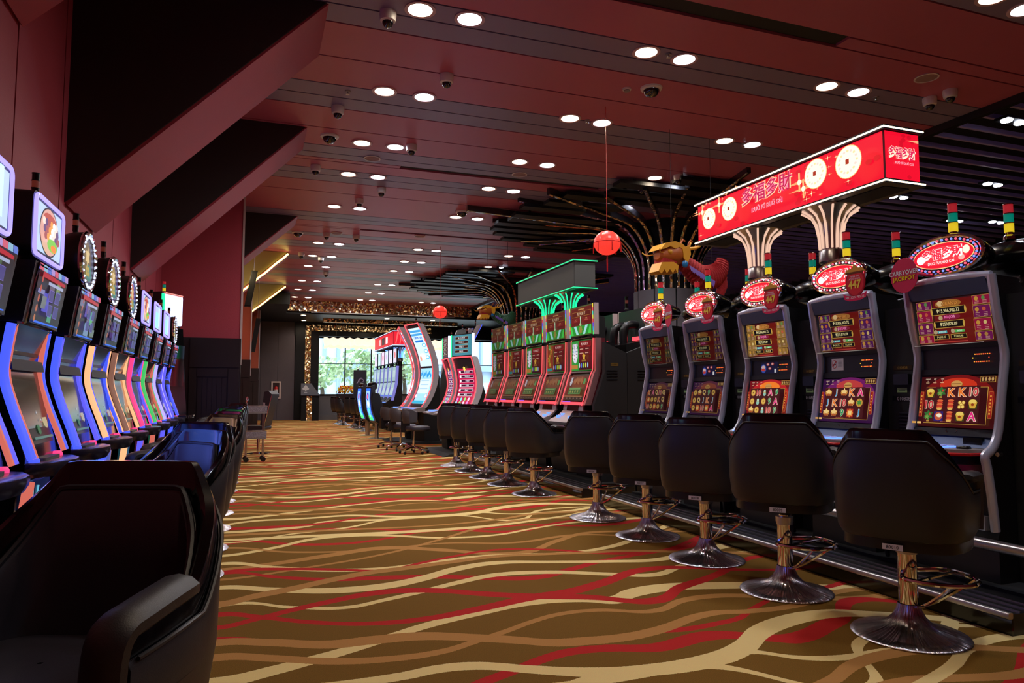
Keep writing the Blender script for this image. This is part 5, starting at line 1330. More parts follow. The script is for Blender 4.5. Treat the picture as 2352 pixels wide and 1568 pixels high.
    for sx in (-1, 1): part('c_tb%d' % sx, 'tray_button', lambda: MB().lathe([(.001, .022), (.018, .022), (.024, .01), (.024, 0)], 14, c=(sx * .20, -.10, .84), cap=False), 'led_pink' if sx > 0 else 'led_blue', tr)
    # belly glass
    p = Pr(); W, H = .44, .40
    if belly == 'cyan':
        p.rect(0, 0, W, H, (20, 90, 210)); p.rect(0, .06, W * .96, .25, (30, 160, 235)); p.ell(.08, .10, .15, .09, (170, 210, 235), 16); p.outl('721', .08, .11, .10, (240, 236, 226), (150, 130, 130), .24, .06); p.rect(.06, .02, .09, .03, (40, 90, 190))
        p.rect(-.12, -.02, .2, .04, (40, 200, 230)); p.rect(.05, -.06, .2, .07, (180, 190, 205)); p.rect(-.14, -.09, .12, .06, (80, 210, 235)); p.ell(.0, -.17, .22, .04, (150, 180, 70), 14); p.rect(0, -.19, W * .9, .02, (120, 180, 150))
    elif belly == 'ray':
        p.rect(0, 0, W, H, (14, 24, 50))
        for k in range(7): a = .3 + k * .36; p.poly([(.0, -.1), (.26 * math.cos(a), -.1 + .28 * math.sin(a)), (.26 * math.cos(a + .14), -.1 + .28 * math.sin(a + .14))], [(110, 200, 230), (230, 240, 245), (60, 130, 220)][k % 3])
        p.ell(0, -.1, .06, .05, (210, 150, 90), 10)
        for k in range(9): p.ell(rnd.uniform(-.2, .2), rnd.uniform(-.18, -.08), .02, .02, (220, 110, 60), 7)
    else:
        p.rect(0, 0, W, H, belly)
        for k in range(10): p.ell(rnd.uniform(-.18, .18), rnd.uniform(-.16, .16), .03, .03, tuple(min(255, int(c * 1.5 + 40)) for c in belly), 9)
    p.build('belly_glass', plane_map((0, -.052, .54), R(-4)), 'screen_mid' if belly != 'cyan' else 'screen_hot', t)
    # topper
    Z0 = 1.91; TY = -.125
    if top in ('rect', 'white'):
        hs = part('c_th', 'topper_housing', lambda: MB().prism(rrect(-.26, .26, Z0 - .15, Z0 + .15, .05, 4), TY + .06, TY + .17, 'y'), 'black_paint', t)
        q = [(x, TY + .052, z) for x, z in rrect(-.24, .24, Z0 - .135, Z0 + .135, .035, 4)]
        part('c_tf', 'topper_light_frame', lambda: MB().tube(q, .009, 8, closed=True), 'led_violet', t)
        p = Pr(); p.rect(0, 0, .455, .25, (30, 34, 60)); p.rect(0, 0, .43, .225, (170, 190, 236)) ; 
        if top == 'rect': p.poly(oval(.165, .118, 24), (24, 20, 34)); p.poly(oval(.155, .110, 24), (200, 150, 140)); p.ell(.0, .06, .11, .03, (170, 70, 60), 12); [p.ell(-.1 + .04 * (k % 6), .04 - .035 * (k // 6), .026, .02, [(230, 200, 190), (150, 70, 80), (240, 230, 240), (90, 60, 110), (220, 140, 60)][(k * 3) % 5], 8) for k in range(18)]; p.ell(0, -.065, .09, .032, (110, 180, 70), 12); p.ell(.02, -.075, .05, .018, (236, 120, 50), 8)
        else: p.rect(-.04, -.03, .2, .16, (150, 226, 236)); p.rect(.12, .02, .05, .2, (190, 240, 250))
        p.build('topper_face', plane_map((0, TY + .056, Z0)), 'screen_hot', t)
    elif top == 'oval':
        def hz():
            b = MB(); rows = []
            for y_, k in ((.20, .5), (.18, .85), (.12, .97), (.07, 1.0), (.05, .97)): rows.append([(x * k, TY + y_, Z0 + z * k) for x, z in oval(.205, .175, 30)])
            b.grid(rows, closed=True); b.f.append(tuple(range(30))); b.f.append(tuple(4 * 30 + k for k in range(29, -1, -1))); b.c += [None] * 2; return b
        hs = part('c_oh', 'topper_housing', hz, 'black_paint', t)
        part('c_or', 'chrome_rim', lambda: MB().tube([(x, TY + .05, Z0 + z) for x, z in oval(.198, .168, 36)], .014, 8, closed=True), 'chrome', hs)
        def bl():
            b = MB()
            for k in range(26): a = 2*PI*k/26; b.sphere((.172 * math.cos(a), TY + .040, Z0 + .146 * math.sin(a)), .008, n=8, m=4)
            return b
        o = part('c_ob', 'bulb_ring', bl, 'bulb_ice' if 'bulb_ice' in MATS else emitmat('bulb_ice', (.7, .75, 1, 1), 1.1, False), t); o['kind'] = 'stuff'
        cols = [((150, 120, 50), (60, 40, 110)), ((190, 90, 80), (30, 70, 170)), ((110, 90, 60), (60, 60, 90))][i % 3]
        p = Pr(); p.poly(oval(.15, .125, 24), cols[1]); p.poly(oval(.10, .118, 22, (-.03, 0)), cols[0]); p.ell(.02, -.06, .08, .05, (60, 130, 120), 12); p.star(-.02, .03, .06, (230, 200, 140), 6, .6)
        for k in range(6): p.ell(-.05 + .03 * (k % 3), -.04 - .03 * (k // 3), .016, .016, (200, 170, 80), 8)
        p.build('topper_face', plane_map((0, TY + .050, Z0)), 'screen_mid', t)
    part('c_neck', 'neck', lambda: MB().box(-.07, .07, TY + .08, TY + .15, 1.70, Z0 - .12), 'black_paint', t)
    tower(t, 0, TY + .12, Z0 + .15, .62, True)
LC = [('led_indigo', 'led_salmon', 'white', 'left row machine at the picture edge with a white screen topper and cyan belly glass', 'cyan'),
      ('led_blue', 'led_salmon', 'rect', 'left row machine with violet framed square topper and ray pattern below', 'ray'),
      ('led_blue', 'led_indigo', 'oval', 'left row machine with the nearest round bulb topper and blue light strip', (60, 30, 110)),
      ('led_orange', 'led_blue', 'oval', 'left row machine with orange light strip and round bulb topper', (40, 90, 190)),
      ('led_brown', 'led_orange', 'oval', 'left row machine with dull brown light strip and round topper', (30, 80, 90)),
      ('led_pink', 'led_indigo', 'rect', 'left row machine with pink light strip and violet square topper', (80, 30, 60)),
      ('led_lime', 'led_salmon', 'white', 'left row machine with green light strip and white topper', (30, 90, 60)),
      ('led_violet', 'led_indigo', 'white', 'left row machine with violet light strip and pale topper', (60, 60, 120)),
      ('led_indigo', 'led_blue', 'oval', 'left row machine with the farthest blue light strip', (40, 40, 120))]
for i, (s1, s2, top, lab, bl_) in enumerate(LC): machine_c(i, 3.08 + .82 * i, s1, s2, top, lab, bl_)
# tall green and white edged cabinet at the end of the left row
t = thing('slot_machine', 'tall slim machine with green and white glowing box on top, end of the left row', 'slot machine', (-1.02, 10.75, 0), R(62))
ob('cabinet', MB().prism([(.05, 2.04), (.0, 1.3), (-.04, .86), (.02, .1), (.30, 0), (.30, 2.04)], -.24, .24), 'black_gloss', t)
ob('side_frame', MB().tube([(-.245, .04, 2.04), (-.245, .28, 1.98), (-.245, .28, .8), (-.245, -.02, .86), (-.245, .0, 1.3)], .012, 6, closed=True), 'silver_trim', t)
ob('glow_box_housing', MB().box(-.22, .22, .08, .30, 2.05, 2.52), 'black_paint', t)
ob('glow_box_face', MB().rbox(-.21, .21, .05, .08, 2.08, 2.50, .03, 'y', 4), 'led_ice', t)
ob('green_edge', MB().tube([(-.215, .06, 2.08), (-.215, .06, 2.49)], .022, 8), 'led_green', t)
ob('red_edge', MB().tube([(-.20, .05, 2.50), (.20, .05, 2.50)], .014, 8), 'led_salmon', t)
ob('screen', MB().box(-.20, .20, -.006, .002, .95, 1.8), 'dark_glass', t)
ob('deck', MB().prism(rrect(-.24, .24, -.22, .0, .06, 3), .80, .84, 'z'), 'chrome', t)
tower(t, 0, .2, 2.52, .8, False)

# ------------------------------------------------------------------ curved portrait machines further back
def arc_pts(z0, z1, depth, lean, n=14):
    """concave front: list of (y, z)"""
    out = []
    for i in range(n + 1):
        f = i / n; out.append((depth * math.sin(PI * (f ** .85)) + lean * f, z0 + (z1 - z0) * f))
    return out
def machine_d(name, lab, loc, rz, z1, depth, lean, W, screens, hue, top=None, group='curved portrait machines', depthb=.55, rim='led_red', shellm='shell_grey'):
    t = thing(name, lab, 'slot machine', loc, rz, group)
    z0 = .80; A = arc_pts(z0, z1, depth, lean)
    hw = W / 2
    ob('cabinet', MB().prism([(y + .05, z) for y, z in A][::-1] + [(.05, z0), (.10, .05), (depthb, .05), (depthb - .03, z1 * .55), (A[-1][0] + .10, z1 + .01)], -hw + .03, hw - .03), 'black_matte', t)
    for sx in (-1, 1):
        ob('side_shell', MB().prism([(y - .01, z) for y, z in A] + [(y + .13 - .05 * abs(i / len(A) - .5), z) for i, (y, z) in enumerate(A)][::-1], sx * hw - .018, sx * hw + .018), shellm, t)
        ob('edge_light', MB().tube([(sx * (hw - .022), y - .012, z) for y, z in A], .013, 6), rim, t)
    ob('top_edge_light', MB().tube([(-hw + .02, A[-1][0] - .01, z1), (hw - .02, A[-1][0] - .01, z1)], .013, 6), rim, t)
    def fm(u, v, l):
        f = (v - z0) / (z1 - z0); f = min(1, max(0, f)); return (u, depth * math.sin(PI * (f ** .85)) + lean * f + .02 - l * .0012, v)
    p = Pr(); screens(p, W - .075, z0 + .03, z1 - .03, hue); p.build('curved_screen', fm, 'screen_hot', t)
    ob('button_deck', MB().prism([(-.30, .735), (-.30, .755), (.02, .82), (.08, .80), (.08, .70), (-.2, .71)], -hw - .02, hw + .02), 'deck_grey', t)
    ob('deck_light', MB().box(-hw + .08, hw - .08, -.20, -.06, .782, .80), 'key_blue', t)
    ob('pedestal', MB().prism([(-.02, .72), (.30, .72), (.42, .05), (.16, .05), (.10, .35)], -.07, .07), 'grey_plastic', t)
    if top:
        d_ = ob('top_display', MB().box(-hw, hw, A[-1][0] + .0, A[-1][0] + .05, z1 + .02, z1 + .02 + top), 'black_paint', t)
        p = Pr(); p.rect(0, top / 2, W - .05, top - .03, hue[1]);
        for k in range(4): p.frame(0, top * (.82 - k * .2), W * .62, top * .13, .004, (230, 220, 170), (60, 20, 26)); p.text(['₱1,225,390.10', '₱15,501.10', '₱468.11', '₱88.90'][k], 0, top * (.82 - k * .2), top * .08, (240, 240, 250), .01, W * .5)
        p.build('top_screen', lambda u, v, l: (u, A[-1][0] - l * .0008, z1 + .02 + v), 'screen_mid', d_)
        for sx in (-1, 1): ob('rainbow_edge', MB().box(sx * hw - .01, sx * hw + .01, A[-1][0] - .006, A[-1][0] + .045, z1 + .02, z1 + .02 + top), 'led_ice' if sx > 0 else 'led_green', d_)
    tower(t, 0, A[-1][0] + .12, z1 + (.02 + top if top else .01), .62, True)
    return t
mat('shell_grey', rgb(196, 188, 194), .4)
def scr_tall(p, W, a, b_, hue):
    H = b_ - a; c = (a + b_) / 2
    p.rect(0, c, W, H, (12, 14, 20), n=16)
    for y0, y1, col in ((.50, .97, (196, 224, 238)), (.03, .475, (150, 206, 226))): p.rect(0, a + H * (y0 + y1) / 2, W * .92, H * (y1 - y0), col, n=9)
    rnd = random.Random(int(hue[2]))
    for y_ in (.93, .89, .85, .81): p.rect(0, a + H * y_, W * (.9 - .3 * (y_ < .88)), H * .026, (60, 150, 210) if y_ > .86 else (20, 110, 200))
    p.text('₱1,181,050.10', 0, a + H * .845, .055, (230, 245, 255), .01, W * .8)
    for k in range(3): p.ell(W * .25, a + H * (.76 - k * .075), W * .16, .045, (90, 180, 230), 12); p.ell(W * .25, a + H * (.76 - k * .075), W * .10, .026, (220, 240, 250), 10)
    p.ell(-W * .1, a + H * .62, W * .22, .08, (255, 255, 255), 14); p.ell(-W * .25, a + H * .60, .05, .06, (230, 150, 130), 10)
    for k in range(9): p.ell(-W * .35 + k * W * .09, a + H * (.40 + .02 * math.sin(k * 2.1)), .03, .05, (20, 140, 210), 8)
    p.rect(0, a + H * .25, W * .8, H * .18, (206, 224, 232), n=4)
    for k in range(3): p.rect(0, a + H * (.32 - k * .05), W * .6, .012, (130, 180, 210))
    for sx in (-1, 1): p.frame(sx * W * .36, a + H * .13, W * .13, .09, .006, (170, 60, 140), (235, 225, 240))
    p.rect(0, a + H * .055, W * .86, H * .035, (30, 160, 200)); p.rect(0, a + H * .03, W * .6, .012, (20, 30, 40))
def scr_small(p, W, a, b_, hue):
    H = b_ - a; c = (a + b_) / 2
    p.rect(0, c, W, H, (18, 14, 20), n=14); p.rect(0, a + H * .42, W * .92, H * .78, hue[0], n=10)
    for k in range(6):
        y = a + H * (.74 - k * .09); p.frame(.02, y, W * .66, .052, .005, (240, 240, 245), (60, 10, 40)); p.text(['₱1,225,390.9', '₱152,501.9', '₱7,468.9', '₱1,880', '₱468.9', '88.90'][k], .02, y, .03, (250, 230, 250), .01, W * .55); p.ell(-W * .33, y, .03, .03, (250, 220, 230), 10)
    p.star(0, a + H * .80, .05, (250, 210, 90), 7, .6)
    for r_ in range(3):
        for k in range(4): p.ell(-W * .3 + k * W * .2, a + H * (.20 - r_ * .07), .034, .034, [(230, 120, 200), (120, 210, 230), (140, 220, 110), (240, 200, 220)][(k + r_) % 4], 8)
machine_d('slot_machine', 'tall curved red edged machine with pale blue screen, nearest of the two', (3.50, 16.15, 0), R(-90 + 14), 2.72, .34, -.10, .74, scr_tall, ((0, 0, 0), (0, 0, 0), 5), depthb=.5)
machine_d('slot_machine', 'tall curved red edged machine with pale blue screen, farther of the two', (3.42, 17.22, 0), R(-90 - 8), 2.72, .34, -.10, .74, scr_tall, ((0, 0, 0), (0, 0, 0), 9), depthb=.5)
machine_d('slot_machine', 'curved machine with crimson jackpot screen and teal top display', (3.62, 12.95, 0), R(-90 + 18), 1.82, .17, .10, .70, scr_small, ((176, 20, 70), (70, 150, 170), 0), top=.42, depthb=.5)
machine_d('slot_machine', 'curved machine with indigo jackpot screen left of the crimson one', (3.52, 13.84, 0), R(-90 - 4), 1.82, .17, .10, .66, scr_small, ((60, 40, 110), (90, 60, 70), 0), top=.42, depthb=.5)
def scr_back(p, W, a, b_, hue): p.rect(0, (a + b_) / 2, W, b_ - a, (20, 60, 150), n=12); p.rect(0, (a + b_) / 2, W * .5, .3, (60, 140, 220), n=4)
machine_d('slot_machine', 'tall grey curved machine turned away, behind the red edged pair', (4.95, 16.05, 0), R(90 - 14), 2.72, .34, -.10, .74, scr_back, ((0, 0, 0), (0, 0, 0), 5), depthb=.5, rim='led_blue')
machine_d('slot_machine', 'tall grey curved machine turned away, second behind the pair', (4.9, 17.0, 0), R(90 + 8), 2.72, .34, -.10, .74, scr_back, ((0, 0, 0), (0, 0, 0), 5), depthb=.5, rim='led_blue')
machine_d('slot_machine', 'black backed curved machine behind the crimson screen', (4.9, 12.9, 0), R(90 - 12), 1.82, .17, .10, .70, scr_back, ((0, 0, 0), (40, 40, 50), 0), top=.42, depthb=.6, rim='led_dim_rose')
t = thing('machine_plinth', 'low black stepped platform under the curved machines', 'plinth', (0, 0, 0))
ob('platform', MB().box(3.35, 5.0, 12.4, 14.25, 0, .045), 'black_matte', t); ob('platform_ramp', MB().prism([(3.22, 0), (3.35, 0), (3.35, .045)], 12.4, 14.25, 'y'), 'black_matte', t)
t = thing('machine_plinth', 'low black stepped platform under the tall red edged machines', 'plinth', (0, 0, 0))
ob('platform', MB().box(3.2, 5.0, 15.6, 17.6, 0, .045), 'black_matte', t); ob('platform_ramp', MB().prism([(3.0, 0), (3.2, 0), (3.2, .045)], 15.6, 17.6, 'y'), 'black_matte', t)

# row of slim pale machines by the window
for i in range(6):
    y = 20.75 + .68 * i
    t = thing('slot_machine', 'slim pale blue screen machine, %s of six by the window' % ('nearest' if i == 0 else ordinal(i)), 'slot machine', (3.8, y, 0), R(-90), 'slim pale machines by the window')
    part('e_cab', 'cabinet', lambda: MB().prism([(.10, 1.92), (.08, 1.45), (-.02, 1.0), (-.2, .86), (-.2, .80), (.05, .72), (.05, 0), (.27, 0), (.27, 1.92)], -.29, .29), 'black_paint', t)
    for sx in (-1, 1): part('e_rail%d' % sx, 'side_rail', lambda: MB().prism([(.08, 1.92), (.06, 1.45), (-.04, 1.0), (-.06, .92), (.02, .92), (.14, 1.44), (.16, 1.92)], sx * .30 - .02, sx * .30 + .02), 'led_rail' if 'led_rail' in MATS else mat('led_rail', rgb(120, 120, 190), .35, .3, emit=(.3, .3, 1, 1), es=.35), t)
    p = Pr(); p.rect(0, .235, .52, .42, (176, 206, 210)); p.rect(0, -.215, .52, .42, (186, 212, 220)); p.rect(0, .02, .52, .03, (70, 80, 110)); p.rect(0, .25, .34, .2, (206, 226, 232)); p.rect(0, -.25, .4, .18, (206, 228, 236)); p.rect(0, -.40, .5, .04, (90, 130, 240))
    a1, a2 = math.atan2(.02, .47), math.atan2(.10, .45)
    p.build('screens', lambda u, v, l: (u, (.07 + (v) * .04 if v > 0 else .07 + v * .22) - l * .001, 1.45 + v), 'screen_mid', t)
    d_ = part('e_top', 'top_display', lambda: MB().box(-.27, .27, .10, .15, 2.0, 2.44), 'black_paint', t)
    p = Pr(); p.rect(0, 0, .48, .40, [(206, 200, 226), (214, 200, 230), (200, 214, 236), (226, 190, 220), (190, 230, 236), (210, 200, 236)][i]); p.ell(0, .02, .12, .1, [(230, 120, 120), (150, 200, 230), (200, 150, 230)][i % 3], 12)
    p.build('top_screen', plane_map((0, .098, 2.23)), 'screen_hot', d_)
    part('e_pole', 'display_post', lambda: MB().box(-.03, .03, .12, .18, 1.9, 2.42), 'black_paint', t)
    part('e_deck', 'button_deck', lambda: MB().prism(rrect(-.28, .28, -.34, -.1, .08, 4), .82, .86, 'z'), 'gunmetal', t); part('e_dl', 'deck_light', lambda: MB().box(-.18, .18, -.24, -.18, .86, .872), 'key_blue', t)
    s_ = None
def far_faces(t, W, L, H, zc):
    p = Pr(); p.rect(0, 0, L - .02, H - .01, (206, 26, 46)); 
    for k in (-.55, .5): p.rect(k * 1.2, 0, .34, .2, (240, 226, 226)); p.rect(k * 1.2 + .05, 0, .1, .2, (206, 60, 60))
    p.rect(0, 0, .5, .22, (50, 44, 50)); p.build('led_screen', lambda u, v, l: (-W/2 - .002 - l * .001, -u, zc + v), 'screen_hot', t)
    p = Pr(); p.rect(0, 0, W - .01, H - .01, (214, 24, 44)); 
    for k in range(7): p.poly([(-.3 + k * .12, -.16), (-.27 + k * .12, -.16), (-.2 + k * .12, .17), (-.25 + k * .12, .17)], (246, 90, 90))
    p.build('led_screen', lambda u, v, l: (u, -L/2 - .002 - l * .001, zc + v), 'screen_hot', t)
signbox((4.15, 22.1, 0), 'small far red sign box with blue lit underside before the window', 'led_ice', far_faces, W=.72, L=3.3, H=.38, ribs='rib_blue', zc=2.73, posts=(-.85, .5))
# kiosk totem in front of that row
t = thing('totem_sign', 'dark standing totem sign beside the slim pale machines', 'sign', (3.46, 24.8, 0))
ob('totem_panel', MB().box(-.22, .22, -.03, .03, .04, 1.92), 'wood_dark', t); ob('totem_foot', MB().box(-.26, .26, -.15, .15, 0, .04), 'black_paint', t)
p = Pr(); p.ell(.03, 1.56, .10, .07, (150, 130, 150), 16); p.ell(.03, 1.56, .075, .048, (44, 30, 38), 16); p.poly([(-.13, 1.46), (-.09, 1.46), (.06, 1.66), (.02, 1.66)], (150, 130, 150)); p.build('totem_print', lambda u, v, l: (u, -.031 - l * .001, v), 'print_ink', t)
# stools by the slim machines: tall backs hide in the distance
for i, (x, y) in enumerate([(3.2, 21.4), (3.18, 22.6), (3.15, 23.8), (3.05, 25.7), (3.0, 26.6)]):
    stool((x, y, 0), R(90 + 20), 'distant dark stool by the slim pale machines, %s back' % ordinal(i), 'far stools by the slim pale machines')

# ------------------------------------------------------------------ loungers with a lit back screen, swivel chairs, pod furniture
def lback(z):
    q = [(.10, .42), (.20, .70), (.24, 1.0), (.22, 1.30)]
    for (a, za), (b_, zb) in zip(q, q[1:]):
        if z <= zb: return a + (b_ - a) * (z - za) / (zb - za)
    return .22
def lounger(x, y, rz, lab):
    t = thing('gaming_armchair', lab, 'chair', (x, y, 0), R(rz), 'black armchairs with lit back screens')
    back = [(-.10, .30), (.10, .42), (.20, .70), (.24, 1.0), (.22, 1.30), (.14, 1.34), (.13, 1.05), (.08, .75), (-.05, .52), (-.42, .50), (-.45, .42), (-.30, .34)]
    part('l_shell', 'seat_shell', lambda: MB().prism([(a, b_) for a, b_ in back], -.27, .27), 'leather_dark', t)
    part('l_head', 'headrest', lambda: MB().rbox(-.17, .17, .06, .20, 1.22, 1.40, .05, 'x', 4), 'black_gloss', t)
    for sx in (-1, 1): part('l_wing%d' % sx, 'side_wing', lambda: MB().prism([(-.38, .40), (-.40, .62), (-.1, .70), (.04, 1.12), (.20, 1.15), (.23, .95), (.16, .6), (.0, .34)], sx * .29 - .02, sx * .29 + .02), 'black_matte', t)
    part('l_seat', 'seat_cushion', lambda: MB().rbox(-.24, .24, -.44, .0, .48, .56, .04, 'x', 4), 'leather_pad', t)
    p = Pr(); H = .80
    p.rect(0, 0, .34, H, (50, 110, 250), n=12); p.rect(0, .12, .28, .42, (150, 190, 250), n=8); p.ell(0, .2, .09, .10, (60, 60, 190), 12); p.ell(.0, .2, .055, .06, (230, 110, 140), 12); p.ell(.02, .02, .08, .07, (230, 240, 250), 12); p.ell(0, -.16, .11, .08, (90, 210, 240), 12); p.rect(0, -.33, .30, .13, (50, 220, 120), n=2); p.ell(.0, -.27, .07, .05, (120, 240, 210), 10)
    p.build('back_screen', lambda u, v, l: (-u, lback(.85 + v) + .008 + l * .0015, .85 + v), 'screen_hot', t)
    part('l_post', 'post', lambda: MB().lathe([(.055, .0), (.055, .42)], 16, c=(0, .0, 0)), 'steel', t)
    part('l_plate', 'floor_plate', lambda: MB().lathe([(.001, .012), (.2, .012), (.2, 0)], 24, cap=False), 'steel', t)
lounger(2.94, 17.95, 98, 'black armchair with glowing screen on its back, the nearer one')
lounger(2.92, 19.35, 96, 'black armchair with glowing screen on its back, the farther one')
def task_chair(x, y, rz, lab):
    t = thing('swivel_chair', lab, 'chair', (x, y, 0), R(rz), 'grey swivel chairs on castors')
    def bk():
        rows = []
        for i in range(17):
            a = R(-82 + 164 * i / 16); e = 1 - .35 * (abs(i - 8) / 8) ** 3
            c = Vector((.25 * math.sin(a), .25 * math.cos(a) - .02)); ci = c * .80
            zt = .66 + .19 * e; zb = .57 + .02 * (1 - e)
            rows.append([(c.x * .9, c.y * .9, zb), (c.x * 1.04, c.y * 1.04, (zb + zt) / 2), (c.x, c.y, zt - .03), (c.x * .93, c.y * .93, zt), (ci.x, ci.y, zt - .02), (ci.x, ci.y, zb)])
        b = MB(); b.grid(rows, closed=True); b.f += [tuple(range(6)), tuple(16 * 6 + k for k in range(5, -1, -1))]; b.c += [None] * 2; return b
    part('t_back', 'backrest', bk, 'grey_fabric', t)
    part('t_seat', 'seat', lambda: MB().lathe([(.001, .52), (.20, .52), (.235, .50), (.24, .46), (.22, .43), (.001, .43)], 28, c=(0, -.07, 0), cap=False), 'leather_pad', t)
    part('t_link', 'back_bracket', lambda: MB().box(-.06, .06, .10, .24, .40, .62), 'black_paint', t)
    part('t_lift', 'gas_lift', lambda: MB().lathe([(.028, .08), (.028, .26), (.018, .26), (.018, .43)], 16), 'chrome', t)
    for k in range(5):
        a = 2*PI*k/5 + .3
        part('t_leg%d' % k, 'leg', lambda: MB().tube([(.02 * math.cos(a), .02 * math.sin(a), .12), (.14 * math.cos(a), .14 * math.sin(a), .11), (.27 * math.cos(a), .27 * math.sin(a), .075)], [.024, .018, .013], 8), 'chrome', t)
        part('t_cas%d' % k, 'castor', lambda: MB().lathe([(.001, -.018), (.028, -.018), (.03, 0), (.028, .018), (.001, .018)], 12, c=(.275 * math.cos(a), .275 * math.sin(a), .03), cap=False, ax='y'), 'black_paint', t)
task_chair(2.88, 13.30, 60, 'grey swivel chair on castors, nearest of the three, seat facing right')
task_chair(2.80, 14.15, 80, 'grey swivel chair on castors in the middle of the three')
task_chair(2.76, 15.0, 100, 'grey swivel chair on castors, farthest of the three')

# ------------------------------------------------------------------ column trees with mosaic ribs
mat('col_grey', rgb(104, 100, 106), .6, bump=.06, bscale=60, var=.1)
def rib_mosaic(parent, pts, w, off, d):
    pass
def column_tree(cx, cy_, lab, seed, r=.46, zb=2.60, n=26, reach=(1.3, 3.0)):
    t = thing('column_tree', lab, 'column', (cx, cy_, 0))
    for k in range(10):
        a0, a1 = 2*PI*k/10 + .02, 2*PI*(k+1)/10 - .02
        poly = [(r * math.cos(a0 + (a1 - a0) * i / 5), r * math.sin(a0 + (a1 - a0) * i / 5)) for i in range(6)] + [((r - .04) * math.cos(a1 - (a1 - a0) * i / 5), (r - .04) * math.sin(a1 - (a1 - a0) * i / 5)) for i in range(6)]
        ob('stone_cladding', MB().prism(poly, 0, zb, 'z'), 'col_grey', t)
    ob('core', MB().lathe([(r - .06, 0), (r - .06, zb + .01), (r - .09, CH)], 32), 'void_black', t)
    rnd = random.Random(seed)
    for k in range(n):
        a = 2*PI*k/n; dx, dy = math.cos(a), math.sin(a)
        lf = max(0, -dx, -dy * .9); rc = .95 + rnd.uniform(-.1, .15)
        r0 = r - .03; zt = 4.42 + rnd.uniform(-.06, .04)
        P = []
        for i in range(6): P.append((0.0, zb - .02 + (3.5 - zb) * i / 5))
        for i in range(1, 15):
            q = PI / 2 * i / 14; P.append((rc * (1 - math.cos(q)), 3.5 + (zt - 3.5) * math.sin(q)))
        ext = rnd.uniform(1.3, 2.6) * lf + .05; P.append((rc + ext * .5, min(CH - .04, zt + .02 * ext))); P.append((rc + ext, min(CH - .03, zt + .04 * ext)))
        pts = [(dx * (r0 + u), dy * (r0 + u), z) for u, z in P]
        # black fin: box section swept, radial depth
        b = MB(); rows = []; tx, ty = -dy, dx; w_ = .034
        for i, (u, z) in enumerate(P):
            u2, z2 = P[min(i+1, len(P)-1)]; u1, z1 = P[max(i-1, 0)]; tu, tz = u2 - u1, z2 - z1; l = math.hypot(tu, tz) or 1; nu, nz = tz / l, -tu / l
            o_, i_ = .0, -.11
            def W_(off, s_): return (dx * (r0 + u + nu * off) + tx * s_ * w_, dy * (r0 + u + nu * off) + ty * s_ * w_, z + nz * off)
            rows.append([W_(o_, -1), W_(o_, 1), W_(i_, 1), W_(i_, -1)])
        b.grid(rows, closed=True); b.f += [(0, 1, 2, 3), tuple(4 * (len(P) - 1) + q for q in (3, 2, 1, 0))]; b.c += [None] * 2
        ob('rib_fin', b, 'rib_black' if 'rib_black' in MATS else mat('rib_black', rgb(20, 18, 22), .25, coat=.5), t)
        b = MB(); rows = []
        for i, (u, z) in enumerate(P):
            u2, z2 = P[min(i+1, len(P)-1)]; u1, z1 = P[max(i-1, 0)]; tu, tz = u2 - u1, z2 - z1; l = math.hypot(tu, tz) or 1; nu, nz = tz / l, -tu / l
            ww = .027
            rows.append([(dx * (r0 + u + nu * off) + tx * s_ * ww, dy * (r0 + u + nu * off) + ty * s_ * ww, z + nz * off) for off, s_ in ((.001, -1), (.012, -.6), (.012, .6), (.001, 1))])
        b.grid(rows); ob('mosaic_strip', b, ['gold_mosaic', 'silver_mosaic', 'gold_mosaic', 'violet_mosaic', 'gold_mosaic', 'red_mosaic'][rnd.randrange(6)], t)
    return t
def tint(name, a, b_):
    m = MATS['gold_mosaic'].copy(); m.name = name; MATS[name] = m
    mx = [n for n in m.node_tree.nodes if n.type == 'MIX'][0]; mx.inputs['A'].default_value = a; mx.inputs['B'].default_value = b_
tint('silver_mosaic', (.5, .45, .45, 1), (.85, .8, .78, 1)); tint('violet_mosaic', (.4, .22, .5, 1), (.7, .5, .8, 1)); tint('red_mosaic', (.6, .12, .10, 1), (.85, .35, .2, 1))
column_tree(7.9, 12.4, 'grey stone column with black and mosaic ribs flaring into the ceiling, nearer one', 4, r=.68, zb=3.18, n=28)
column_tree(7.95, 21.1, 'farther column with black and mosaic ribs flaring into the ceiling', 9, r=.58, zb=3.25, n=24)
# stepped black slabs reaching out under the ceiling from the columns
def slabs(cx, cy_, lab, seed, n, x0, spread):
    t = thing('ceiling_branches', lab, 'ceiling branches', (cx, cy_, 0))
    rnd = random.Random(seed)
    for k in range(n):
        f = (k / (n - 1)) * 2 - 1
        y = f * spread; near = 1 - abs(f)
        xl = -x0 * (.35 + .65 * near ** .6) * rnd.uniform(.85, 1.08); xr = xl + rnd.uniform(1.2, 2.6) if k % 3 else rnd.uniform(.2, 2.4)
        z = CH - .03 - .08 * near * rnd.uniform(.4, 1.2)
        ob('branch_slab', MB().box(xl, xr, y - .13, y + .13, z - .07, z - .01), 'black_slab', t)
        ob('branch_hanger', MB().box(xl + .3, xl + .34, y - .02, y + .02, z - .01, CH + .01), 'black_paint', t)
slabs(7.4, 12.4, 'stepped black slabs fanning under the ceiling around the nearer column', 5, 14, 3.3, 2.9)
slabs(7.4, 21.1, 'stepped black slabs fanning under the ceiling around the farther column', 8, 14, 3.3, 2.9)

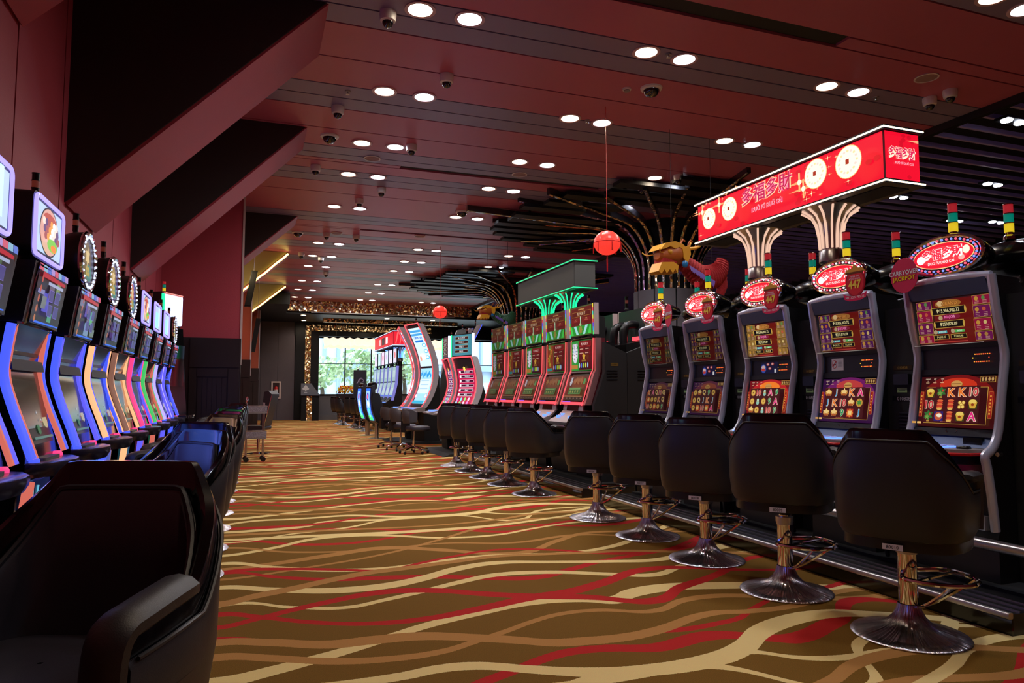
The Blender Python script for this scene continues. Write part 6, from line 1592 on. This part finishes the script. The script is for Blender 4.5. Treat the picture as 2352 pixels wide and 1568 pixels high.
# ------------------------------------------------------------------ red lanterns
def lantern(x, y, z, r_, lab):
    t = thing('red_lantern', lab, 'lantern', (x, y, z), 0, 'red paper lanterns')
    b = MB(); rows = []
    N, Mm = 32, 16
    for i in range(Mm + 1):
        th = PI * i / Mm
        rows.append([(r_ * math.sin(th) * math.cos(2*PI*k/N) * (1 + .012 * (-1) ** (k + i)), r_ * math.sin(th) * math.sin(2*PI*k/N) * (1 + .012 * (-1) ** (k + i)), r_ * .92 * math.cos(th)) for k in range(N)])
    b.grid(rows, closed=True); ob('paper_shade', b.mesh('paper_shade', 5), 'lantern_red', t)
    ob('band', MB().tube([(r_ * 1.01 * math.cos(2*PI*k/24), r_ * 1.01 * math.sin(2*PI*k/24), 0) for k in range(24)], r_ * .03, 6, closed=True), 'red_paint', t)
    for k in range(6): a = 2*PI*k/6 + .4; ob('tassel', MB().tube([(r_ * 1.04 * math.cos(a), r_ * 1.04 * math.sin(a), -.0), (r_ * 1.05 * math.cos(a), r_ * 1.05 * math.sin(a), -r_ * .75)], [r_ * .03, r_ * .05], 6), 'red_paint', t)
    ob('tassel', MB().tube([(0, 0, -r_ * .9), (0, 0, -r_ * 1.3), (0, 0, -r_ * 2.2)], [r_ * .03, r_ * .07, r_ * .05], 6), 'red_paint', t)
    ob('cord', MB().tube([(0, 0, r_ * .9), (0, 0, CH - z)], .004, 5), 'red_paint', t)
lantern(3.93, 7.46, 2.93, .158, 'round glowing red lantern hanging beside the green edged sign')
lantern(4.10, 16.2, 3.04, .165, 'small round red lantern hanging above the tall curved machines')

# ------------------------------------------------------------------ paper dragons
mat('dragon_gold', rgb(214, 150, 30), .5); mat('dragon_orange', rgb(170, 84, 24), .5); mat('dragon_red', rgb(150, 14, 22), .85, bump=1.0, bscale=60); mat('dragon_blue', rgb(30, 110, 170), .3); mat('dragon_violet', rgb(110, 70, 170), .4); mat('dragon_green', rgb(40, 90, 60), .5)
def dragon(x, y, z, s, rz, lab, body='dragon_red'):
    t = thing('paper_dragon', lab, 'dragon decoration', (x, y, z), R(rz), 'hanging paper dragons')
    # head looks along -x, body trails to +x
    def hd():
        b = MB(); rows = []
        for xx, w_, h_, zc in ((-.30, .06, .05, .0), (-.26, .10, .09, .01), (-.16, .12, .12, .03), (-.04, .14, .15, .05), (.08, .12, .13, .04), (.16, .09, .10, .0)):
            rows.append([(xx, w_ * math.cos(2*PI*k/16), zc + h_ * math.sin(2*PI*k/16)) for k in range(16)])
        b.grid(rows, closed=True); b.f += [tuple(range(15, -1, -1)), tuple(5 * 16 + k for k in range(16))]; b.c += [None] * 2; return b
    S = lambda b: (setattr(b, 'v', [(v[0] * s, v[1] * s, v[2] * s) for v in b.v]), b)[1]
    h = ob('head', S(hd()), 'dragon_orange', t)
    ob('crest', S(MB().prism([(-.34, .06), (-.26, .15), (-.10, .19), (.02, .17), (.10, .12), (.04, .09), (-.02, .12), (-.10, .09), (-.18, .12), (-.26, .08)], -.13, .13, 'y')), 'dragon_gold', h)
    ob('lower_jaw', S(MB().prism([(-.36, -.22), (-.30, -.10), (-.10, -.08), (-.02, -.12), (-.04, -.22), (-.08, -.17), (-.12, -.23), (-.17, -.18), (-.22, -.24), (-.26, -.19), (-.31, -.25)], -.10, .10, 'y')), 'dragon_gold', h)
    ob('mouth', S(MB().prism([(-.28, -.10), (-.26, -.02), (-.06, -.02), (-.04, -.09)], -.09, .09, 'y')), 'dragon_red', h)
    for sy in (-1, 1):
        ob('eye', S(MB().sphere((-.17, sy * .105, .045), .035, n=12, m=8)), 'dragon_gold', h)
        ob('horn', S(MB().tube(cat([(.04, sy * .07, .12), (.18, sy * .10, .12), (.32, sy * .12, .16), (.42, sy * .14, .28)], 4), [.03 - .0015 * i for i in range(13)], 8)), 'dragon_gold', h)
        ob('ear_fin', S(MB().prism([(.02, .10), (.14, .16), (.16, .04), (.10, -.10), (.04, -.02)], sy * .13 - .008, sy * .13 + .008, 'y')), 'dragon_gold', h)
        ob('whisker', S(MB().tube(cat([(-.28, sy * .10, .03), (-.36, sy * .14, .02), (-.40, sy * .18, .06)], 4), .008, 6)), 'dragon_gold', h)
        ob('cheek_gem', S(MB().sphere((.06, sy * .13, -.10), .05, .03, .05, n=10, m=6)), 'dragon_blue', h)
    for k in range(3): ob('curl', S(MB().tube([(.10 + k * .13, 0, .14), (.12 + k * .13, 0, .22), (.15 + k * .13, 0, .26), (.18 + k * .13, 0, .24)], .014, 6)), 'dragon_orange', h)
    pts = cat([(.10, 0, -.02), (.26, .0, -.12), (.45, 0, -.22), (.66, 0, -.20), (.80, 0, -.10), (.86, 0, .04)], 9)
    n = len(pts)
    ob('body', S(MB().tube(pts, [(.06 + .105 * math.sin(PI * min(1, i / (n - 1) * .8 + .1))) * (1.05 if i % 2 else .93) for i in range(n)], 18, ry=[(.06 + .05 * math.sin(PI * i / (n - 1))) * (1.05 if i % 2 else .93) for i in range(n)])), body, t)
    pts = cat([(.80, .02, -.12), (.86, .02, -.30), (.78, .02, -.48), (.66, .02, -.62)], 8); n = len(pts)
    ob('tail', S(MB().tube(pts, [(.12 - .09 * i / (n - 1)) * (1.06 if i % 2 else .92) for i in range(n)], 14, ry=[.06 - .04 * i / (n - 1) for i in range(n)])), body, t)
    b = MB()
    for k in range(16): a = .16 + k * .026; b.add([(a, -.10, -.10 - .4 * (a - .16)), (a + .05, -.12, -.13 - .4 * (a - .16)), (a + .02, -.12, -.19 - .5 * (a - .16))], [(0, 1, 2)]); b.add([(a, .10, -.10 - .4 * (a - .16)), (a + .05, .12, -.13 - .4 * (a - .16)), (a + .02, .12, -.19 - .5 * (a - .16))], [(0, 1, 2)])
    o = ob('neck_frill', S(b), 'dragon_violet', t); o['kind'] = 'stuff'
    for xx, zz in ((-.05, .17), (.66, -.02)): ob('hanging_cord', MB().tube([(xx * s, 0, zz * s), (xx * s, 0, CH - z)], .003, 4), 'black_paint', t)
dragon(5.12, 7.85, 2.90, .98, 8, 'gold headed red paper dragon hanging in front of the nearer column')
dragon(4.95, 15.1, 2.96, .75, 10, 'small green and gold paper dragon hanging at the farther column', 'dragon_green')

# ------------------------------------------------------------------ small things on the left and far away
t = thing('service_trolley', 'slim wire service trolley with two pale trays at the end of the left stools', 'trolley', (.06, 12.75, 0), R(4))
for x in (-.15, .12):
    for y in (-.13, .13): ob('upright', MB().tube([(x, y, .07), (x, y, .98)], .008, 6), 'steel', t)
for z in (.38, .80):
    tr = ob('tray', MB().rbox(-.19, .16, -.17, .17, z, z + .02, .03, 'z', 3), 'light_grey', t)
    ob('tray_basket', MB().rbox(-.19, .16, -.175, -.165, z + .02, z + .12, .02, 'y', 3), 'lace' if 'lace' in MATS else mat('lace', rgb(130, 122, 134), .7, bump=.8, bscale=60, var=.6, vscale=60), tr); ob('tray_rim', MB().tube([(-.19, -.17, z + .12), (.16, -.17, z + .12), (.16, .17, z + .12), (-.19, .17, z + .12)], .008, 6, closed=True), 'steel', tr)
ob('push_handle', MB().tube(cat([(-.15, -.13, .98), (-.15, -.1, 1.06), (-.15, .1, 1.06), (-.15, .13, .98)], 3), .011, 6), 'chrome', t)
for x in (-.15, .12):
    for y in (-.13, .13): ob('castor', MB().lathe([(.001, -.015), (.04, -.015), (.042, 0), (.04, .015), (.001, .015)], 14, c=(x, y, .042), cap=False, ax='y'), 'black_paint', t)
t = thing('office_chair', 'dark high backed chair seen sideways behind the wire trolley', 'chair', (.12, 14.3, 0), R(-20))
ob('backrest', MB().prism([(.10, .55), (.16, .52), (.30, 1.12), (.24, 1.18), (.16, 1.16)], -.22, .22, 'y'), 'leather_dark', t); ob('seat', MB().rbox(-.28, .16, -.24, .24, .44, .53, .05, 'y', 4), 'leather_dark', t)
ob('column', MB().lathe([(.03, .02), (.03, .44)], 14), 'chrome', t); ob('base_plate', MB().lathe([(.001, .03), (.05, .03), (.22, .01), (.22, 0)], 28, cap=False), 'chrome', t); ob('chrome_edge', MB().tube([(.17, -.225, .52), (.31, -.225, 1.1)], .008, 6), 'chrome', t)

t = thing('fire_extinguisher_cabinet', 'framed fire extinguisher cabinet on the grey stone wall', 'fire cabinet', (.90, 31.19, 1.25))
ob('cabinet_box', MB().box(-.16, .16, -.02, .02, -.33, .33), 'fire_dark' if 'fire_dark' in MATS else mat('fire_dark', rgb(50, 14, 20), .5), t)
for (a, b_, c, d) in ((-.19, -.13, -.36, .36), (.13, .19, -.36, .36), (-.13, .13, .30, .36), (-.13, .13, -.36, -.30)): ob('frame_bar', MB().box(a, b_, -.05, .02, c, d), 'silver_trim', t)
e = ob('extinguisher', MB().lathe([(.001, -.26), (.07, -.26), (.075, -.20), (.075, .06), (.05, .13), (.02, .16), (.001, .16)], 18, c=(0, -.06, 0), cap=False), 'red_paint', t)
ob('valve', MB().box(-.03, .05, -.08, -.04, .16, .20), 'black_paint', e); ob('extinguisher_label', MB().lathe([(.077, -.14), (.077, .03)], 18, c=(0, -.06, 0), cap=False), 'label_white', e)

t = thing('podium', 'low black podium with slanted grey ace sign in front of the gold pillar', 'podium', (2.22, 30.2, 0))
ob('podium_body', MB().box(-.36, .33, -.1, .2, 0, 1.0), 'black_slab', t)
ob('podium_gold_band', MB().box(-.16, .06, -.115, -.1, 0, 1.0), 'gold_mosaic', t)
ob('podium_top', MB().box(-.42, .42, -.16, .28, 1.0, 1.03), 'black_gloss', t)
pn = ob('sign_panel', MB().prism([(-.38, 1.03), (.38, 1.03), (.02, 1.52), (-.38, 1.52)], -.02, .0, 'y'), 'podium_grey' if 'podium_grey' in MATS else mat('podium_grey', rgb(112, 118, 130), .3), t)
ob('sign_rail', MB().box(-.42, .44, -.03, .02, 1.56, 1.585), 'black_gloss', t)
p = Pr(); p.ell(-.25, 1.30, .075, .055, (214, 216, 222), 16); p.ell(-.14, 1.30, .075, .055, (214, 216, 222), 16); p.poly([(-.32, 1.31), (-.07, 1.31), (-.195, 1.47)], (214, 216, 222)); p.poly([(-.23, 1.19), (-.16, 1.19), (-.195, 1.30)], (214, 216, 222)); p.rect(-.195, 1.145, .12, .03, (200, 204, 212))
p.build('ace_print', lambda u, v, l: (u, -.021 - l * .001, v), 'print_ink', t)

t = thing('flower_arrangement', 'yellow and orange flower arrangement on a dark planter by the far stools', 'flowers', (3.42, 28.1, 0))
ob('planter', MB().prism([(-.30, 0), (.30, 0), (.36, 1.10), (-.36, 1.10)], -.3, .3, 'y'), 'wood_dark', t)
b1, b2 = MB(), MB(); rnd = random.Random(2)
for k in range(260):
    b = (b1, b1, b2)[k % 3]; th = rnd.uniform(0, 2*PI); ph = rnd.uniform(0, 1); rr = .42 * rnd.uniform(.6, 1)
    c = Vector((rr * math.cos(th) * math.cos(ph), rr * math.sin(th) * math.cos(ph) * .7, 1.14 + .30 * math.sin(ph)))
    n = Vector((rnd.gauss(0, 1), rnd.gauss(0, 1), rnd.gauss(0, 1))).normalized(); a = n.orthogonal().normalized() * .045; c2 = n.cross(a); b.add([c - a, c - c2, c + a, c + c2], [(0, 1, 2, 3)])
mat('petal_yellow', rgb(240, 200, 20), .6); mat('petal_orange', rgb(220, 70, 20), .6)
o = ob('yellow_petals', b1.mesh('yellow_petals', None), 'petal_yellow', t); o['kind'] = 'stuff'; o = ob('orange_petals', b2.mesh('orange_petals', None), 'petal_orange', t); o['kind'] = 'stuff'
